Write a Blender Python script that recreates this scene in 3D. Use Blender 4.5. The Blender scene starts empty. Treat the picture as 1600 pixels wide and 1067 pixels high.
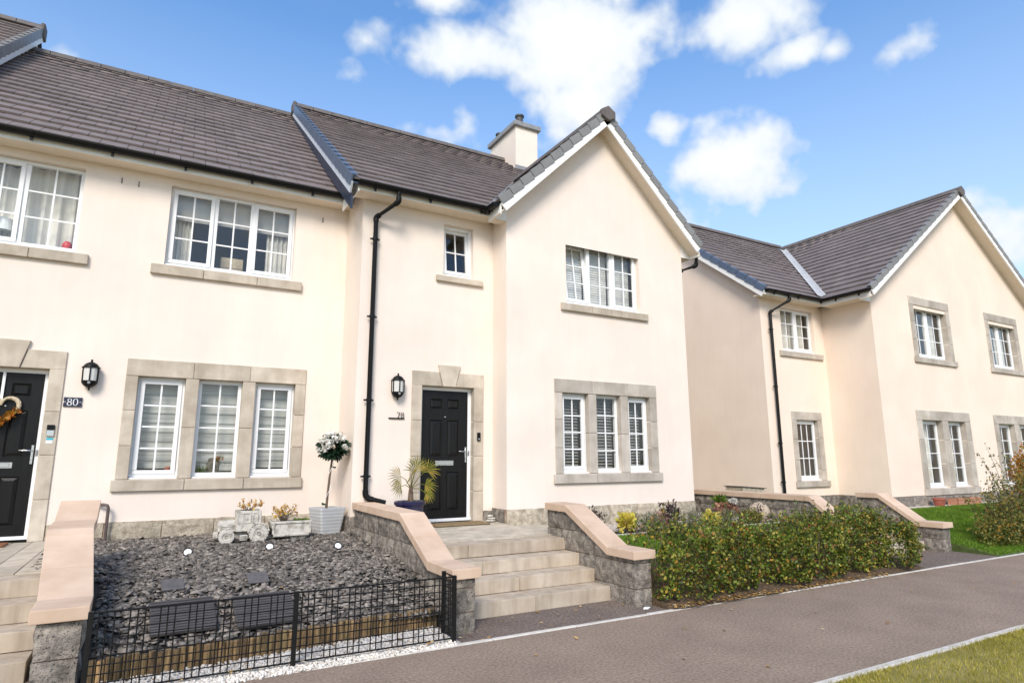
import bpy, bmesh, math, random
import numpy as np
from mathutils import Vector, Matrix

scene = bpy.context.scene
col = scene.collection

# ------------------------------------------------------------------ camera
cam_data = bpy.data.cameras.new("camera")
cam = bpy.data.objects.new("camera", cam_data)
col.objects.link(cam)
YAW, PITCH, ROLL = math.radians(29.628), math.radians(10.718), math.radians(-0.186)
fw = Vector((math.sin(YAW) * math.cos(PITCH), math.cos(YAW) * math.cos(PITCH), math.sin(PITCH)))
r0 = Vector((math.cos(YAW), -math.sin(YAW), 0))
u0 = r0.cross(fw)
rr = r0 * math.cos(ROLL) + u0 * math.sin(ROLL)
uu = -r0 * math.sin(ROLL) + u0 * math.cos(ROLL)
m = Matrix.Identity(4)
m.col[0][:3] = rr; m.col[1][:3] = uu; m.col[2][:3] = -fw
CAM = Vector((0, -10, 1.5927))
m.translation = CAM
cam.matrix_world = m
cam_data.sensor_width = 36.0
cam_data.lens = 972.85 * 36 / 1600
cam_data.clip_start = 0.05
cam_data.clip_end = 3000
scene.camera = cam

# ------------------------------------------------------------------ light
SUN_AZ, SUN_EL = math.radians(-147), math.radians(39)   # azimuth from +Y, clockwise towards +X
world = bpy.data.worlds.new("World")
scene.world = world
world.use_nodes = True
wn, wl = world.node_tree.nodes, world.node_tree.links
wn.clear()


def wnode(t, **kw):
    n = wn.new(t)
    for k, v in kw.items():
        setattr(n, k, v)
    return n


def wmath(op, a, b=None, clamp=False):
    n = wnode("ShaderNodeMath", operation=op, use_clamp=clamp)
    for i, v in enumerate((a, b)):
        if v is None:
            continue
        if isinstance(v, (int, float)):
            n.inputs[i].default_value = v
        else:
            wl.new(v, n.inputs[i])
    return n.outputs[0]


def wdot(vec, v):
    n = wnode("ShaderNodeVectorMath", operation='DOT_PRODUCT')
    wl.new(vec, n.inputs[0])
    n.inputs[1].default_value = v
    return n.outputs['Value']


sky = wnode("ShaderNodeTexSky", sky_type='NISHITA')
sky.sun_disc = False
sky.sun_elevation = SUN_EL
sky.sun_rotation = SUN_AZ
sky.altitude = 0
sky.air_density = 1.0
sky.dust_density = 0.6
sky.ozone_density = 2.2
geo = wnode("ShaderNodeTexCoord")
DIR = geo.outputs['Generated']
# cloud field: soft ellipses given by azimuth / elevation, frayed by noise; a few lie in view, the rest go on round the sky
nz = wnode("ShaderNodeTexNoise", noise_dimensions='3D')
nz.inputs['Scale'].default_value = 7.0
nz.inputs['Detail'].default_value = 8
nz.inputs['Roughness'].default_value = 0.56
nz.inputs['Distortion'].default_value = 0.0
wl.new(DIR, nz.inputs['Vector'])
nz2 = wnode("ShaderNodeTexNoise", noise_dimensions='3D')
nz2.inputs['Scale'].default_value = 22.0
nz2.inputs['Detail'].default_value = 2
nz2.inputs['Roughness'].default_value = 0.6
wl.new(DIR, nz2.inputs['Vector'])
FRAY = wmath('ADD', wmath('MULTIPLY', wmath('SUBTRACT', nz.outputs['Fac'], .5), 2.3),
             wmath('MULTIPLY', wmath('SUBTRACT', nz2.outputs['Fac'], .5), 0.9))
# (azimuth deg from +Y to +X, elevation deg, half-width deg, half-height deg, weight)
CLOUDS = [(35.6, 36.0, 7.15, 6.36, 1.15), (36.5, 31.5, 4.1, 3.28, 0.95), (26.4, 35.4, 7.48, 2.56, 1.0), (43.1, 36.8, 3.36, 2.58, 0.62), (52.6, 35.5, 4.97, 3.23, 1.05), (56.2, 32.4, 3.72, 1.49, 0.85), (59.5, 31.9, 1.45, 1.21, 0.7), (50.3, 25.1, 6.71, 4.29, 1.1), (45.0, 28.5, 1.95, 1.95, 0.95), (47.8, 22.5, 6.6, 3.3, 0.55), (14.9, 35.6, 2.49, 1.56, 0.75), (13.7, 32.9, 1.9, 1.79, 0.6), (25.5, 29.9, 2.78, 2.5, 0.7), (22.7, 29.0, 3.33, 1.56, 0.5), (23.1, 39.2, 3.6, 1.13, 0.7), (64.0, 30.4, 2.1, 0.84, 0.3), (-9.3, 29.1, 2.68, 1.79, 0.45), (69.8, 16.1, 7.28, 3.19, 0.6)]
rngc = random.Random(5)
for k in range(12):
    az = rngc.uniform(105, 335)
    CLOUDS.append((az, rngc.uniform(10, 55), rngc.uniform(14, 26), rngc.uniform(8, 13), rngc.uniform(.7, 1.05)))
acc = None
for az, el, a, b, wt in CLOUDS:
    az, el = math.radians(az), math.radians(el)
    c = Vector((math.sin(az) * math.cos(el), math.cos(az) * math.cos(el), math.sin(el)))
    R = Vector((math.cos(az), -math.sin(az), 0)); U = R.cross(c) * -1
    if U.z < 0: U = -U
    e1 = wdot(DIR, R / math.sin(math.radians(a)))
    e2 = wdot(DIR, U / math.sin(math.radians(b)))
    e = wmath('ADD', wmath('MULTIPLY', e1, e1), wmath('MULTIPLY', e2, e2))
    v = wmath('MULTIPLY', wmath('SUBTRACT', 1.25, wmath('SQRT', e)), wt)
    acc = v if acc is None else wmath('MAXIMUM', acc, v)
acc = wmath('MAXIMUM', acc, -1.0)
dens = wmath('ADD', acc, FRAY)
mr = wnode("ShaderNodeMapRange", interpolation_type='SMOOTHSTEP')
mr.inputs['From Min'].default_value = 0.02
mr.inputs['From Max'].default_value = 0.85
wl.new(dens, mr.inputs['Value'])
# thin veil of haze, whiter low down
sepn = wnode("ShaderNodeSeparateXYZ"); wl.new(DIR, sepn.inputs[0])
veil = wnode("ShaderNodeMapRange"); veil.inputs['From Min'].default_value = .60; veil.inputs['From Max'].default_value = 0.0
veil.inputs['To Min'].default_value = 0.03; veil.inputs['To Max'].default_value = 0.85
wl.new(sepn.outputs['Z'], veil.inputs['Value'])
nz3 = wnode("ShaderNodeTexNoise"); nz3.inputs['Scale'].default_value = 3.2; nz3.inputs['Detail'].default_value = 2
wl.new(DIR, nz3.inputs['Vector'])
cirr = wnode("ShaderNodeMapRange", interpolation_type='SMOOTHSTEP')
cirr.inputs['From Min'].default_value = .48; cirr.inputs['From Max'].default_value = .75
cirr.inputs['To Max'].default_value = .30
wl.new(nz3.outputs['Fac'], cirr.inputs['Value'])
hz = wmath('MAXIMUM', veil.outputs[0], cirr.outputs[0])
cov = wmath('MAXIMUM', mr.outputs[0], hz, clamp=True)
shade = wnode("ShaderNodeMapRange"); shade.inputs['From Min'].default_value = .3; shade.inputs['From Max'].default_value = 1.9
wl.new(dens, shade.inputs['Value'])
ccol = wnode("ShaderNodeMix", data_type='RGBA')
ccol.inputs['A'].default_value = (4.6, 5.1, 5.7, 1)
ccol.inputs['B'].default_value = (7.6, 7.5, 7.2, 1)
wl.new(shade.outputs[0], ccol.inputs['Factor'])
hs = wnode("ShaderNodeHueSaturation"); hs.inputs['Saturation'].default_value = 1.2; hs.inputs['Value'].default_value = 1.75
wl.new(sky.outputs[0], hs.inputs['Color'])
mixs = wnode("ShaderNodeMix", data_type='RGBA')
wl.new(cov, mixs.inputs['Factor']); wl.new(hs.outputs[0], mixs.inputs['A']); wl.new(ccol.outputs['Result'], mixs.inputs['B'])
bg = wnode("ShaderNodeBackground"); bg.inputs['Strength'].default_value = 0.13
wl.new(mixs.outputs['Result'], bg.inputs['Color'])
wo = wnode("ShaderNodeOutputWorld"); wl.new(bg.outputs[0], wo.inputs['Surface'])

world.cycles.sampling_method = 'MANUAL'
world.cycles.sample_map_resolution = 256
sund = bpy.data.lights.new("sun", 'SUN')
sund.energy = 2.8
sund.angle = math.radians(20)
sund.color = (1.0, 0.925, 0.83)
sun = bpy.data.objects.new("sun", sund)
col.objects.link(sun)
sdir = Vector((math.sin(SUN_AZ) * math.cos(SUN_EL), math.cos(SUN_AZ) * math.cos(SUN_EL), math.sin(SUN_EL)))
sun.rotation_euler = sdir.to_track_quat('Z', 'Y').to_euler()
sun.location = (0, -20, 30)

vs = scene.view_settings
vs.view_transform = 'Standard'
vs.look = 'None'
vs.exposure = 0.36
vs.gamma = 1.0
vs.use_curve_mapping = False
scene.cycles.max_bounces = 6
scene.cycles.transparent_max_bounces = 12

# ------------------------------------------------------------------ helpers
rng = random.Random(11)


def mesh_fast(name, verts, faces_n, idx):
    """verts (N,3) array; faces all with faces_n corners; idx (F,faces_n)"""
    me = bpy.data.meshes.new(name)
    verts = np.asarray(verts, np.float32); idx = np.asarray(idx, np.int32)
    me.vertices.add(len(verts)); me.vertices.foreach_set("co", verts.ravel())
    me.loops.add(idx.size); me.loops.foreach_set("vertex_index", idx.ravel())
    me.polygons.add(len(idx))
    me.polygons.foreach_set("loop_start", np.arange(0, idx.size, faces_n, dtype=np.int32))
    me.polygons.foreach_set("loop_total", np.full(len(idx), faces_n, np.int32))
    me.update(calc_edges=True)
    return me


ROOTLOC = {}


def put(name, me, mat, parent=None):
    o = bpy.data.objects.new(name, me)
    col.objects.link(o)
    if mat is not None and len(me.materials) == 0:
        me.materials.append(mat)
    if parent is not None:
        o.parent = parent
        if parent.name in ROOTLOC:
            o.matrix_parent_inverse = Matrix.Translation(-ROOTLOC[parent.name])
    return o


def tag(o, label=None, cat=None, group=None, kind=None):
    if label: o["label"] = label
    if cat: o["category"] = cat
    if group: o["group"] = group
    if kind: o["kind"] = kind
    return o


def thing(name, loc, label, cat, group=None):
    o = bpy.data.objects.new(name, None)
    col.objects.link(o)
    o.empty_display_size = .1
    o.location = loc
    ROOTLOC[o.name] = Vector(loc)
    return tag(o, label, cat, group)


class MB:
    def __init__(s):
        s.v = []; s.f = []

    def add(s, vs, fs):
        b = len(s.v)
        s.v += [tuple(p) for p in vs]
        s.f += [tuple(i + b for i in f) for f in fs]
        return s

    def box(s, x0, x1, y0, y1, z0, z1):
        return s.add([(x0, y0, z0), (x1, y0, z0), (x1, y1, z0), (x0, y1, z0), (x0, y0, z1), (x1, y0, z1), (x1, y1, z1), (x0, y1, z1)],
                     [(0, 3, 2, 1), (4, 5, 6, 7), (0, 1, 5, 4), (1, 2, 6, 5), (2, 3, 7, 6), (3, 0, 4, 7)])

    def quad(s, a, b, c, d):
        return s.add([a, b, c, d], [(0, 1, 2, 3)])

    def prism(s, poly, axis, a, b):
        """poly: 2D pts. axis 'x': (y,z), 'y': (x,z), 'z': (x,y)"""
        def p3(p, t):
            return {'x': (t, p[0], p[1]), 'y': (p[0], t, p[1]), 'z': (p[0], p[1], t)}[axis]
        n = len(poly)
        vs = [p3(p, a) for p in poly] + [p3(p, b) for p in poly]
        fs = [tuple(range(n)), tuple(range(2 * n - 1, n - 1, -1))]
        fs += [(i, (i + 1) % n, n + (i + 1) % n, n + i)[::-1] for i in range(n)]
        return s.add(vs, fs)

    def tube(s, path, r, n=10, closed=False):
        pts = [Vector(p) for p in path]
        rs = r if isinstance(r, (list, tuple)) else [r] * len(pts)
        vs = []; fs = []
        prev = None
        for i, p in enumerate(pts):
            if closed:
                t = (pts[(i + 1) % len(pts)] - pts[i - 1]).normalized()
            else:
                t = (pts[min(i + 1, len(pts) - 1)] - pts[max(i - 1, 0)]).normalized()
            if prev is None:
                a = t.orthogonal().normalized()
            else:
                a = (prev - t * prev.dot(t))
                a = a.normalized() if a.length > 1e-6 else t.orthogonal().normalized()
            prev = a
            b = t.cross(a)
            for k in range(n):
                an = 2 * math.pi * k / n
                vs.append(p + (a * math.cos(an) + b * math.sin(an)) * rs[i])
        m_ = len(pts)
        for i in range(m_ if closed else m_ - 1):
            j = (i + 1) % m_
            for k in range(n):
                fs.append((i * n + k, i * n + (k + 1) % n, j * n + (k + 1) % n, j * n + k))
        if not closed:
            fs.append(tuple(range(n))[::-1]); fs.append(tuple(range((m_ - 1) * n, m_ * n)))
        return s.add(vs, fs)

    def lathe(s, prof, c, n=24, sx=1, sy=1, rot=0, a0=0, a1=2 * math.pi):
        """prof list of (r,z); c centre"""
        vs = []; fs = []
        full = abs(a1 - a0 - 2 * math.pi) < 1e-6
        cnt = n if full else n + 1
        for r, z in prof:
            for k in range(cnt):
                an = a0 + (a1 - a0) * k / n + rot
                vs.append((c[0] + math.cos(an) * r * sx, c[1] + math.sin(an) * r * sy, c[2] + z))
        for i in range(len(prof) - 1):
            for k in range(n):
                k2 = (k + 1) % cnt
                fs.append((i * cnt + k, i * cnt + k2, (i + 1) * cnt + k2, (i + 1) * cnt + k))
        if full:
            if prof[0][0] > 1e-4: fs.append(tuple(range(cnt))[::-1])
            if prof[-1][0] > 1e-4: fs.append(tuple(range((len(prof) - 1) * cnt, len(prof) * cnt)))
        return s.add(vs, fs)

    def xform(s, mat):
        s.v = [tuple(mat @ Vector(p)) for p in s.v]
        return s

    def mesh(s, name, bevel=0, smooth=False, seg=1):
        me = bpy.data.meshes.new(name)
        me.from_pydata(s.v, [], s.f)
        bm = bmesh.new(); bm.from_mesh(me)
        bmesh.ops.remove_doubles(bm, verts=bm.verts, dist=1e-5)
        bmesh.ops.recalc_face_normals(bm, faces=bm.faces)
        if bevel:
            es = [e for e in bm.edges if len(e.link_faces) == 2 and e.calc_face_angle(0) > .5]
            bmesh.ops.bevel(bm, geom=es, offset=bevel, segments=seg, affect='EDGES', profile=.6)
        if smooth:
            for f in bm.faces: f.smooth = True
            for e in bm.edges:
                if len(e.link_faces) == 2 and e.calc_face_angle(0) > .7: e.smooth = False
        bm.to_mesh(me); bm.free()
        me.update()
        return me

    def build(s, name, mat, parent=None, bevel=0, smooth=False, seg=1):
        return put(name, s.mesh(name, bevel, smooth, seg), mat, parent)

    def raw(s, name, mat, parent=None, smooth=False):
        me = bpy.data.meshes.new(name); me.from_pydata(s.v, [], s.f)
        if smooth:
            me.polygons.foreach_set("use_smooth", [True] * len(me.polygons))
        me.update()
        return put(name, me, mat, parent)


# ------------------------------------------------------------------ materials
def pmat(name, c1, c2=None, scale=4.0, rough=.8, bump=0.0, bscale=60.0, bdist=.01, rand=0.0, metal=0.0, spec=.5,
         vscale=(1, 1, 1), detail=6, contrast=(.35, .65), speck=None, streak=None, obj_coords=False, big=None):
    m_ = bpy.data.materials.new(name); m_.use_nodes = True
    N, Lk = m_.node_tree.nodes, m_.node_tree.links
    bs = N["Principled BSDF"]
    bs.inputs['Roughness'].default_value = rough
    bs.inputs['Metallic'].default_value = metal
    bs.inputs['Specular IOR Level'].default_value = spec
    if obj_coords:
        tc = N.new("ShaderNodeTexCoord"); pos = tc.outputs['Object']
    else:
        g = N.new("ShaderNodeNewGeometry"); pos = g.outputs['Position']
    mp = N.new("ShaderNodeMapping"); mp.inputs['Scale'].default_value = vscale
    Lk.new(pos, mp.inputs['Vector'])
    P = mp.outputs[0]
    color = None

    def noise(sc, det=6, rg=.55, vec=None):
        n = N.new("ShaderNodeTexNoise")
        n.inputs['Scale'].default_value = sc; n.inputs['Detail'].default_value = det; n.inputs['Roughness'].default_value = rg
        Lk.new(vec if vec is not None else P, n.inputs['Vector'])
        return n.outputs['Fac']

    def remap(f, a, b, c=0., d=1.):
        r = N.new("ShaderNodeMapRange")
        r.inputs['From Min'].default_value = a; r.inputs['From Max'].default_value = b
        r.inputs['To Min'].default_value = c; r.inputs['To Max'].default_value = d
        Lk.new(f, r.inputs['Value']); return r.outputs[0]

    def mix(f, a, b, blend='MIX'):
        x = N.new("ShaderNodeMix"); x.data_type = 'RGBA'; x.blend_type = blend
        if isinstance(f, float): x.inputs['Factor'].default_value = f
        else: Lk.new(f, x.inputs['Factor'])
        for nm, v in (('A', a), ('B', b)):
            if isinstance(v, tuple): x.inputs[nm].default_value = (*v[:3], 1)
            else: Lk.new(v, x.inputs[nm])
        return x.outputs['Result']
    if c2 is None:
        rgb = N.new("ShaderNodeRGB"); rgb.outputs[0].default_value = (*c1, 1); color = rgb.outputs[0]
    else:
        color = mix(remap(noise(scale, detail), *contrast), c1, c2)
    if big:   # (scale, lo, hi): broad brightness drift
        f = remap(noise(big[0], 3), .3, .7, big[1], big[2])
        cm = N.new("ShaderNodeCombineColor")
        for i in range(3): Lk.new(f, cm.inputs[i])
        color = mix(1.0, color, cm.outputs[0], 'MULTIPLY')
    if speck:  # (scale, threshold, color)
        v = N.new("ShaderNodeTexNoise"); v.inputs['Scale'].default_value = speck[0]; v.inputs['Detail'].default_value = 2
        Lk.new(P, v.inputs['Vector'])
        color = mix(remap(v.outputs['Fac'], speck[1], speck[1] + .06), color, speck[2])
    if streak:  # (color, amount): vertical run-off stains
        mp2 = N.new("ShaderNodeMapping"); mp2.inputs['Scale'].default_value = (9, 9, .8); Lk.new(pos, mp2.inputs['Vector'])
        color = mix(remap(noise(1.0, 5, .6, mp2.outputs[0]), .45, .75, 0, streak[1]), color, streak[0])
    if rand:
        oi = N.new("ShaderNodeObjectInfo"); g2 = N.new("ShaderNodeNewGeometry")
        ad = N.new("ShaderNodeMath"); ad.operation = 'ADD'
        Lk.new(oi.outputs['Random'], ad.inputs[0]); Lk.new(g2.outputs['Random Per Island'], ad.inputs[1])
        fr = N.new("ShaderNodeMath"); fr.operation = 'FRACT'; Lk.new(ad.outputs[0], fr.inputs[0])
        f = remap(fr.outputs[0], 0, 1, 1 - rand, 1 + rand)
        cm = N.new("ShaderNodeCombineColor")
        for i in range(3): Lk.new(f, cm.inputs[i])
        color = mix(1.0, color, cm.outputs[0], 'MULTIPLY')
    Lk.new(color, bs.inputs['Base Color'])
    if bump:
        b = N.new("ShaderNodeBump"); b.inputs['Strength'].default_value = bump; b.inputs['Distance'].default_value = bdist
        Lk.new(noise(bscale, 5, .65), b.inputs['Height']); Lk.new(b.outputs[0], bs.inputs['Normal'])
    return m_


def leafmat(name, stops, rough=.55, trans=.25):
    """colour by Random Per Island through a ramp; stops = [(pos, rgb)]"""
    m_ = bpy.data.materials.new(name); m_.use_nodes = True
    N, Lk = m_.node_tree.nodes, m_.node_tree.links
    bs = N["Principled BSDF"]; bs.inputs['Roughness'].default_value = rough; bs.inputs['Specular IOR Level'].default_value = .35
    g = N.new("ShaderNodeNewGeometry"); rp = N.new("ShaderNodeValToRGB")
    Lk.new(g.outputs['Random Per Island'], rp.inputs[0])
    el = rp.color_ramp.elements
    while len(el) < len(stops): el.new(.5)
    for e, (p, c) in zip(el, stops): e.position = p; e.color = (*c, 1)
    ns = N.new("ShaderNodeTexNoise"); ns.inputs['Scale'].default_value = 2.2; Lk.new(g.outputs['Position'], ns.inputs['Vector'])
    mr_ = N.new("ShaderNodeMapRange"); mr_.inputs['From Min'].default_value = .3; mr_.inputs['From Max'].default_value = .7
    mr_.inputs['To Min'].default_value = .75; mr_.inputs['To Max'].default_value = 1.25
    Lk.new(ns.outputs['Fac'], mr_.inputs['Value'])
    cm = N.new("ShaderNodeCombineColor")
    for i in range(3): Lk.new(mr_.outputs[0], cm.inputs[i])
    mx = N.new("ShaderNodeMix"); mx.data_type = 'RGBA'; mx.blend_type = 'MULTIPLY'; mx.inputs['Factor'].default_value = 1
    Lk.new(rp.outputs[0], mx.inputs['A']); Lk.new(cm.outputs[0], mx.inputs['B'])
    Lk.new(mx.outputs['Result'], bs.inputs['Base Color'])
    tr = N.new("ShaderNodeBsdfTranslucent"); Lk.new(mx.outputs['Result'], tr.inputs['Color'])
    ms = N.new("ShaderNodeMixShader"); ms.inputs[0].default_value = trans
    Lk.new(bs.outputs[0], ms.inputs[1]); Lk.new(tr.outputs[0], ms.inputs[2])
    Lk.new(ms.outputs[0], N["Material Output"].inputs['Surface'])
    return m_


def glassmat():
    m_ = bpy.data.materials.new("window_glass"); m_.use_nodes = True
    N, Lk = m_.node_tree.nodes, m_.node_tree.links
    N.remove(N["Principled BSDF"])
    fr = N.new("ShaderNodeFresnel"); gb_ = N.new("ShaderNodeNewGeometry")
    io = N.new("ShaderNodeMath"); io.operation = 'MULTIPLY_ADD'; io.inputs[1].default_value = 1 / 1.5 - 1.5; io.inputs[2].default_value = 1.5
    Lk.new(gb_.outputs['Backfacing'], io.inputs[0]); Lk.new(io.outputs[0], fr.inputs['IOR'])   # same reflectance from either side
    mu = N.new("ShaderNodeMath"); mu.operation = 'MULTIPLY_ADD'; mu.inputs[1].default_value = 2.0; mu.inputs[2].default_value = .0; mu.use_clamp = True
    Lk.new(fr.outputs[0], mu.inputs[0])
    gl = N.new("ShaderNodeBsdfGlossy"); gl.inputs['Roughness'].default_value = 0.0
    g = N.new("ShaderNodeNewGeometry"); ns = N.new("ShaderNodeTexNoise"); ns.inputs['Scale'].default_value = 1.6
    Lk.new(g.outputs['Position'], ns.inputs['Vector'])
    bp = N.new("ShaderNodeBump"); bp.inputs['Strength'].default_value = .06; bp.inputs['Distance'].default_value = .05
    Lk.new(ns.outputs['Fac'], bp.inputs['Height']); Lk.new(bp.outputs[0], gl.inputs['Normal'])
    tr = N.new("ShaderNodeBsdfTransparent"); tr.inputs['Color'].default_value = (.95, .97, .96, 1)
    ms = N.new("ShaderNodeMixShader")
    Lk.new(mu.outputs[0], ms.inputs[0]); Lk.new(tr.outputs[0], ms.inputs[1]); Lk.new(gl.outputs[0], ms.inputs[2])
    Lk.new(ms.outputs[0], N["Material Output"].inputs['Surface'])
    return m_


M = {}
M['verge_board'] = pmat("sky_tinted_board", (.56, .61, .68), (.62, .66, .72), 3, .4)  # white barge board with its bluish shade and sky reflection painted into the colour
M['render'] = pmat("cream_render", (.81, .705, .61), (.845, .745, .655), 1.3, .92, .5, 150, .006, spec=.2, big=(.7, .95, 1.03), streak=((.70, .58, .47), .16))
M['render_rh'] = pmat("buff_render", (.83, .69, .57), (.86, .725, .605), 1.3, .92, .5, 150, .006, spec=.2, big=(.7, .95, 1.03), streak=((.72, .57, .44), .16))
M['trim'] = pmat("buff_cast_stone", (.43, .365, .285), (.60, .525, .425), 3.2, .85, .4, 90, .005, rand=.12, spec=.25, streak=((.30, .24, .18), .35))
M['trim_grey'] = pmat("grey_cast_stone", (.40, .35, .29), (.55, .49, .42), 3.2, .85, .4, 90, .005, rand=.12, spec=.25, streak=((.28, .24, .2), .3))
M['plinth'] = pmat("split_granite_beige", (.34, .285, .205), (.60, .52, .40), 14, .9, .9, 38, .02, rand=.14, speck=(85, .60, (.17, .145, .115)))
M['granite'] = pmat("split_granite_grey", (.135, .117, .098), (.37, .325, .27), 12, .9, 1.0, 36, .025, rand=.2, speck=(70, .6, (.06, .055, .05)))
M['mortar'] = pmat("sandy_mortar", (.30, .19, .13), (.38, .26, .19), 8, .95, .5, 60)
M['coping'] = pmat("pink_sandstone", (.56, .405, .29), (.65, .49, .365), 3.5, .82, .25, 150, .003, rand=.06, spec=.25, big=(1.4, .9, 1.06))
M['step'] = pmat("buff_concrete_step", (.41, .33, .245), (.52, .44, .345), 4, .85, .3, 120, .004, rand=.07, streak=((.20, .155, .11), .55))
M['asphalt'] = pmat("asphalt", (.17, .121, .088), (.385, .294, .224), 42, .9, .6, 140, .008, spec=.25, detail=12, contrast=(.28, .74), big=(1.7, .89, 1.10), speck=(75, .68, (.32, .275, .24)))
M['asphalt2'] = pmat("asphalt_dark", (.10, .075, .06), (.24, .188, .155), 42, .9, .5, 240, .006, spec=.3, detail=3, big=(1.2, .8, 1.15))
M['kerb'] = pmat("pale_concrete_kerb", (.50, .46, .40), (.62, .58, .52), 9, .85, .3, 90, .004, rand=.05)
M['paver'] = pmat("buff_paver", (.40, .345, .265), (.52, .46, .37), 7, .85, .3, 110, .004, rand=.12)
M['soil'] = pmat("dark_soil", (.018, .014, .011), (.05, .04, .03), 20, .95, .8, 50, .02)
M['litter'] = pmat("leaf_litter_soil", (.05, .032, .018), (.15, .095, .05), 28, .95, .8, 60, .02)
M['subsoil'] = pmat("dark_grit", (.03, .028, .026), (.07, .065, .06), 30, .95, .8, 60, .02)
M['slate'] = pmat("slate_chip", (.07, .061, .05), (.25, .215, .18), 18, .62, .4, 120, .004, rand=.62, spec=.5)
M['white_chip'] = pmat("white_pebble", (.58, .53, .46), (.80, .75, .68), 30, .7, .2, 100, .003, rand=.22)
M['pink_chip'] = pmat("pale_gravel", (.38, .32, .27), (.60, .54, .48), 30, .75, .2, 100, .003, rand=.25)
M['upvc'] = pmat("white_upvc", (.82, .82, .81), rough=.35, spec=.5)
M['fascia'] = pmat("white_board", (.84, .83, .80), (.87, .86, .83), 2, .45)
M['soffit'] = pmat("cream_soffit", (.74, .64, .52), (.78, .68, .56), 2, .7)
M['black'] = pmat("black_plastic", (.006, .006, .0062), rough=.42, spec=.22)
M['metal'] = pmat("black_steel", (.006, .006, .006), (.010, .0095, .009), 20, .5, spec=.25)
M['chrome'] = pmat("satin_chrome", (.72, .72, .72), rough=.25, metal=1.0)
M['door'] = pmat("black_composite_door", (.0045, .0042, .004), (.008, .0074, .007), 5, .38, .55, 22, .004, vscale=(8, 8, .7), spec=.28)
M['tile'] = pmat("grey_roof_tile", (.165, .134, .124), (.208, .171, .159), 6, .7, .25, 160, .003, rand=.08, spec=.4, big=(.5, .88, 1.12))
M['ridge'] = pmat("ridge_tile_grey", (.11, .095, .088), (.15, .13, .12), 8, .8, .25, 130, .003, rand=.1)
M['verge'] = pmat("grey_verge_cap", (.20, .195, .185), (.235, .23, .22), 5, .5, rand=.06)
M['verge_dark'] = pmat("sky_tinted_verge_cap", (.085, .12, .185), (.105, .145, .215), 5, .35, rand=.06)  # dark grey caps, the reflected blue of the sky painted into the base colour
M['flash'] = pmat("dark_lead_upstand", (.018, .026, .05), (.028, .038, .068), 4, .4)
M['valley'] = pmat("pale_valley_trough", (.42, .42, .41), (.50, .50, .49), 4, .6)
M['lead'] = pmat("lead_grey", (.22, .225, .23), (.30, .305, .31), 6, .6)
M['pot_metal'] = pmat("chimney_pot_dark", (.05, .05, .052), (.08, .078, .076), 6, .6)
M['plaster'] = pmat("interior_plaster", (.62, .60, .56), (.68, .66, .62), 2, .9)
M['floorboard'] = pmat("interior_floor", (.18, .13, .09), (.24, .18, .12), 3, .6)
M['curtain'] = pmat("cream_curtain", (.74, .70, .63), (.82, .78, .71), 3, .9, .3, 30, vscale=(6, 6, .4))
M['blind_grey'] = pmat("grey_roller_blind", (.50, .475, .43), (.56, .53, .48), 2, .85)
M['slat_white'] = pmat("white_blind_slat", (.74, .73, .70), rough=.5)
M['slat_grey'] = pmat("grey_blind_slat", (.33, .32, .31), rough=.5)
M['stripe'] = pmat("striped_blind_cloth", (.46, .45, .41), (.60, .585, .54), 2.2, .85, vscale=(.25, .25, 7), contrast=(.42, .58))
M['wood'] = pmat("log_stake", (.10, .06, .028), (.33, .215, .10), 9, .85, .6, 40, .006, rand=.4, vscale=(5, 5, .9), streak=((.055, .06, .02), .6))
M['glass'] = glassmat()
M['frosted'] = pmat("frosted_lamp_glass", (.62, .61, .57), rough=.5)
M['navy'] = pmat("navy_enamel", (.022, .024, .05), rough=.3)
M['white'] = pmat("white_paint", (.82, .82, .80), rough=.5)
M['concrete'] = pmat("weathered_cast_stone", (.27, .245, .205), (.60, .56, .49), 16, .9, .5, 70, .006, contrast=(.32, .55))
M['greypot'] = pmat("grey_resin_pot", (.47, .475, .47), (.54, .545, .54), 3, .6, .3, 60, .004, vscale=(1, 1, 9))
M['bluepot'] = pmat("blue_glazed_pot", (.012, .012, .045), (.03, .028, .08), 9, .18, spec=.7)
M['trunk'] = pmat("brown_stem", (.10, .065, .042), (.18, .125, .085), 22, .9, .5, 60)
M['twig'] = pmat("twig", (.085, .06, .042), (.19, .14, .10), 22, .9)
M['terracotta'] = pmat("terracotta", (.30, .085, .055), (.38, .12, .075), 9, .8)
M['terracotta2'] = pmat("pale_terracotta", (.42, .19, .115), (.50, .25, .16), 9, .8)
M['redtoy'] = pmat("red_plastic", (.55, .03, .03), rough=.4)
M['mat'] = pmat("coir_mat", (.19, .125, .06), (.30, .215, .11), 40, .95, .8, 120)
M['rustmat'] = pmat("rust_doormat", (.20, .075, .03), (.30, .12, .05), 30, .95, .8, 120)
M['slab'] = pmat("black_ribbed_panel", (.045, .042, .043), (.075, .07, .071), 12, .5, .5, 40, .004, vscale=(.6, 3, 3))
M['slab_lt'] = pmat("charcoal_slab", (.085, .08, .082), (.12, .113, .115), 12, .6, .4, 60)
M['ball'] = pmat("sandstone_ball", (.40, .315, .225), (.50, .41, .31), 6, .9, .4, 60)
M['wicker'] = pmat("pale_wicker", (.50, .40, .26), (.64, .53, .37), 30, .8, .5, 80, vscale=(1, 1, 1))
M['brown'] = pmat("brown_pipe", (.085, .06, .052), (.11, .08, .07), 8, .5)
M['cyan'] = pmat("cyan_sticker", (.03, .42, .52), rough=.4)
M['grass_mat'] = pmat("lawn_soil", (.05, .075, .015), (.10, .13, .03), 8, .95, .8, 90)
M['grass_mat_dry'] = pmat("dry_lawn_soil", (.20, .17, .04), (.30, .25, .075), 3, .95, .8, 90)
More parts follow.
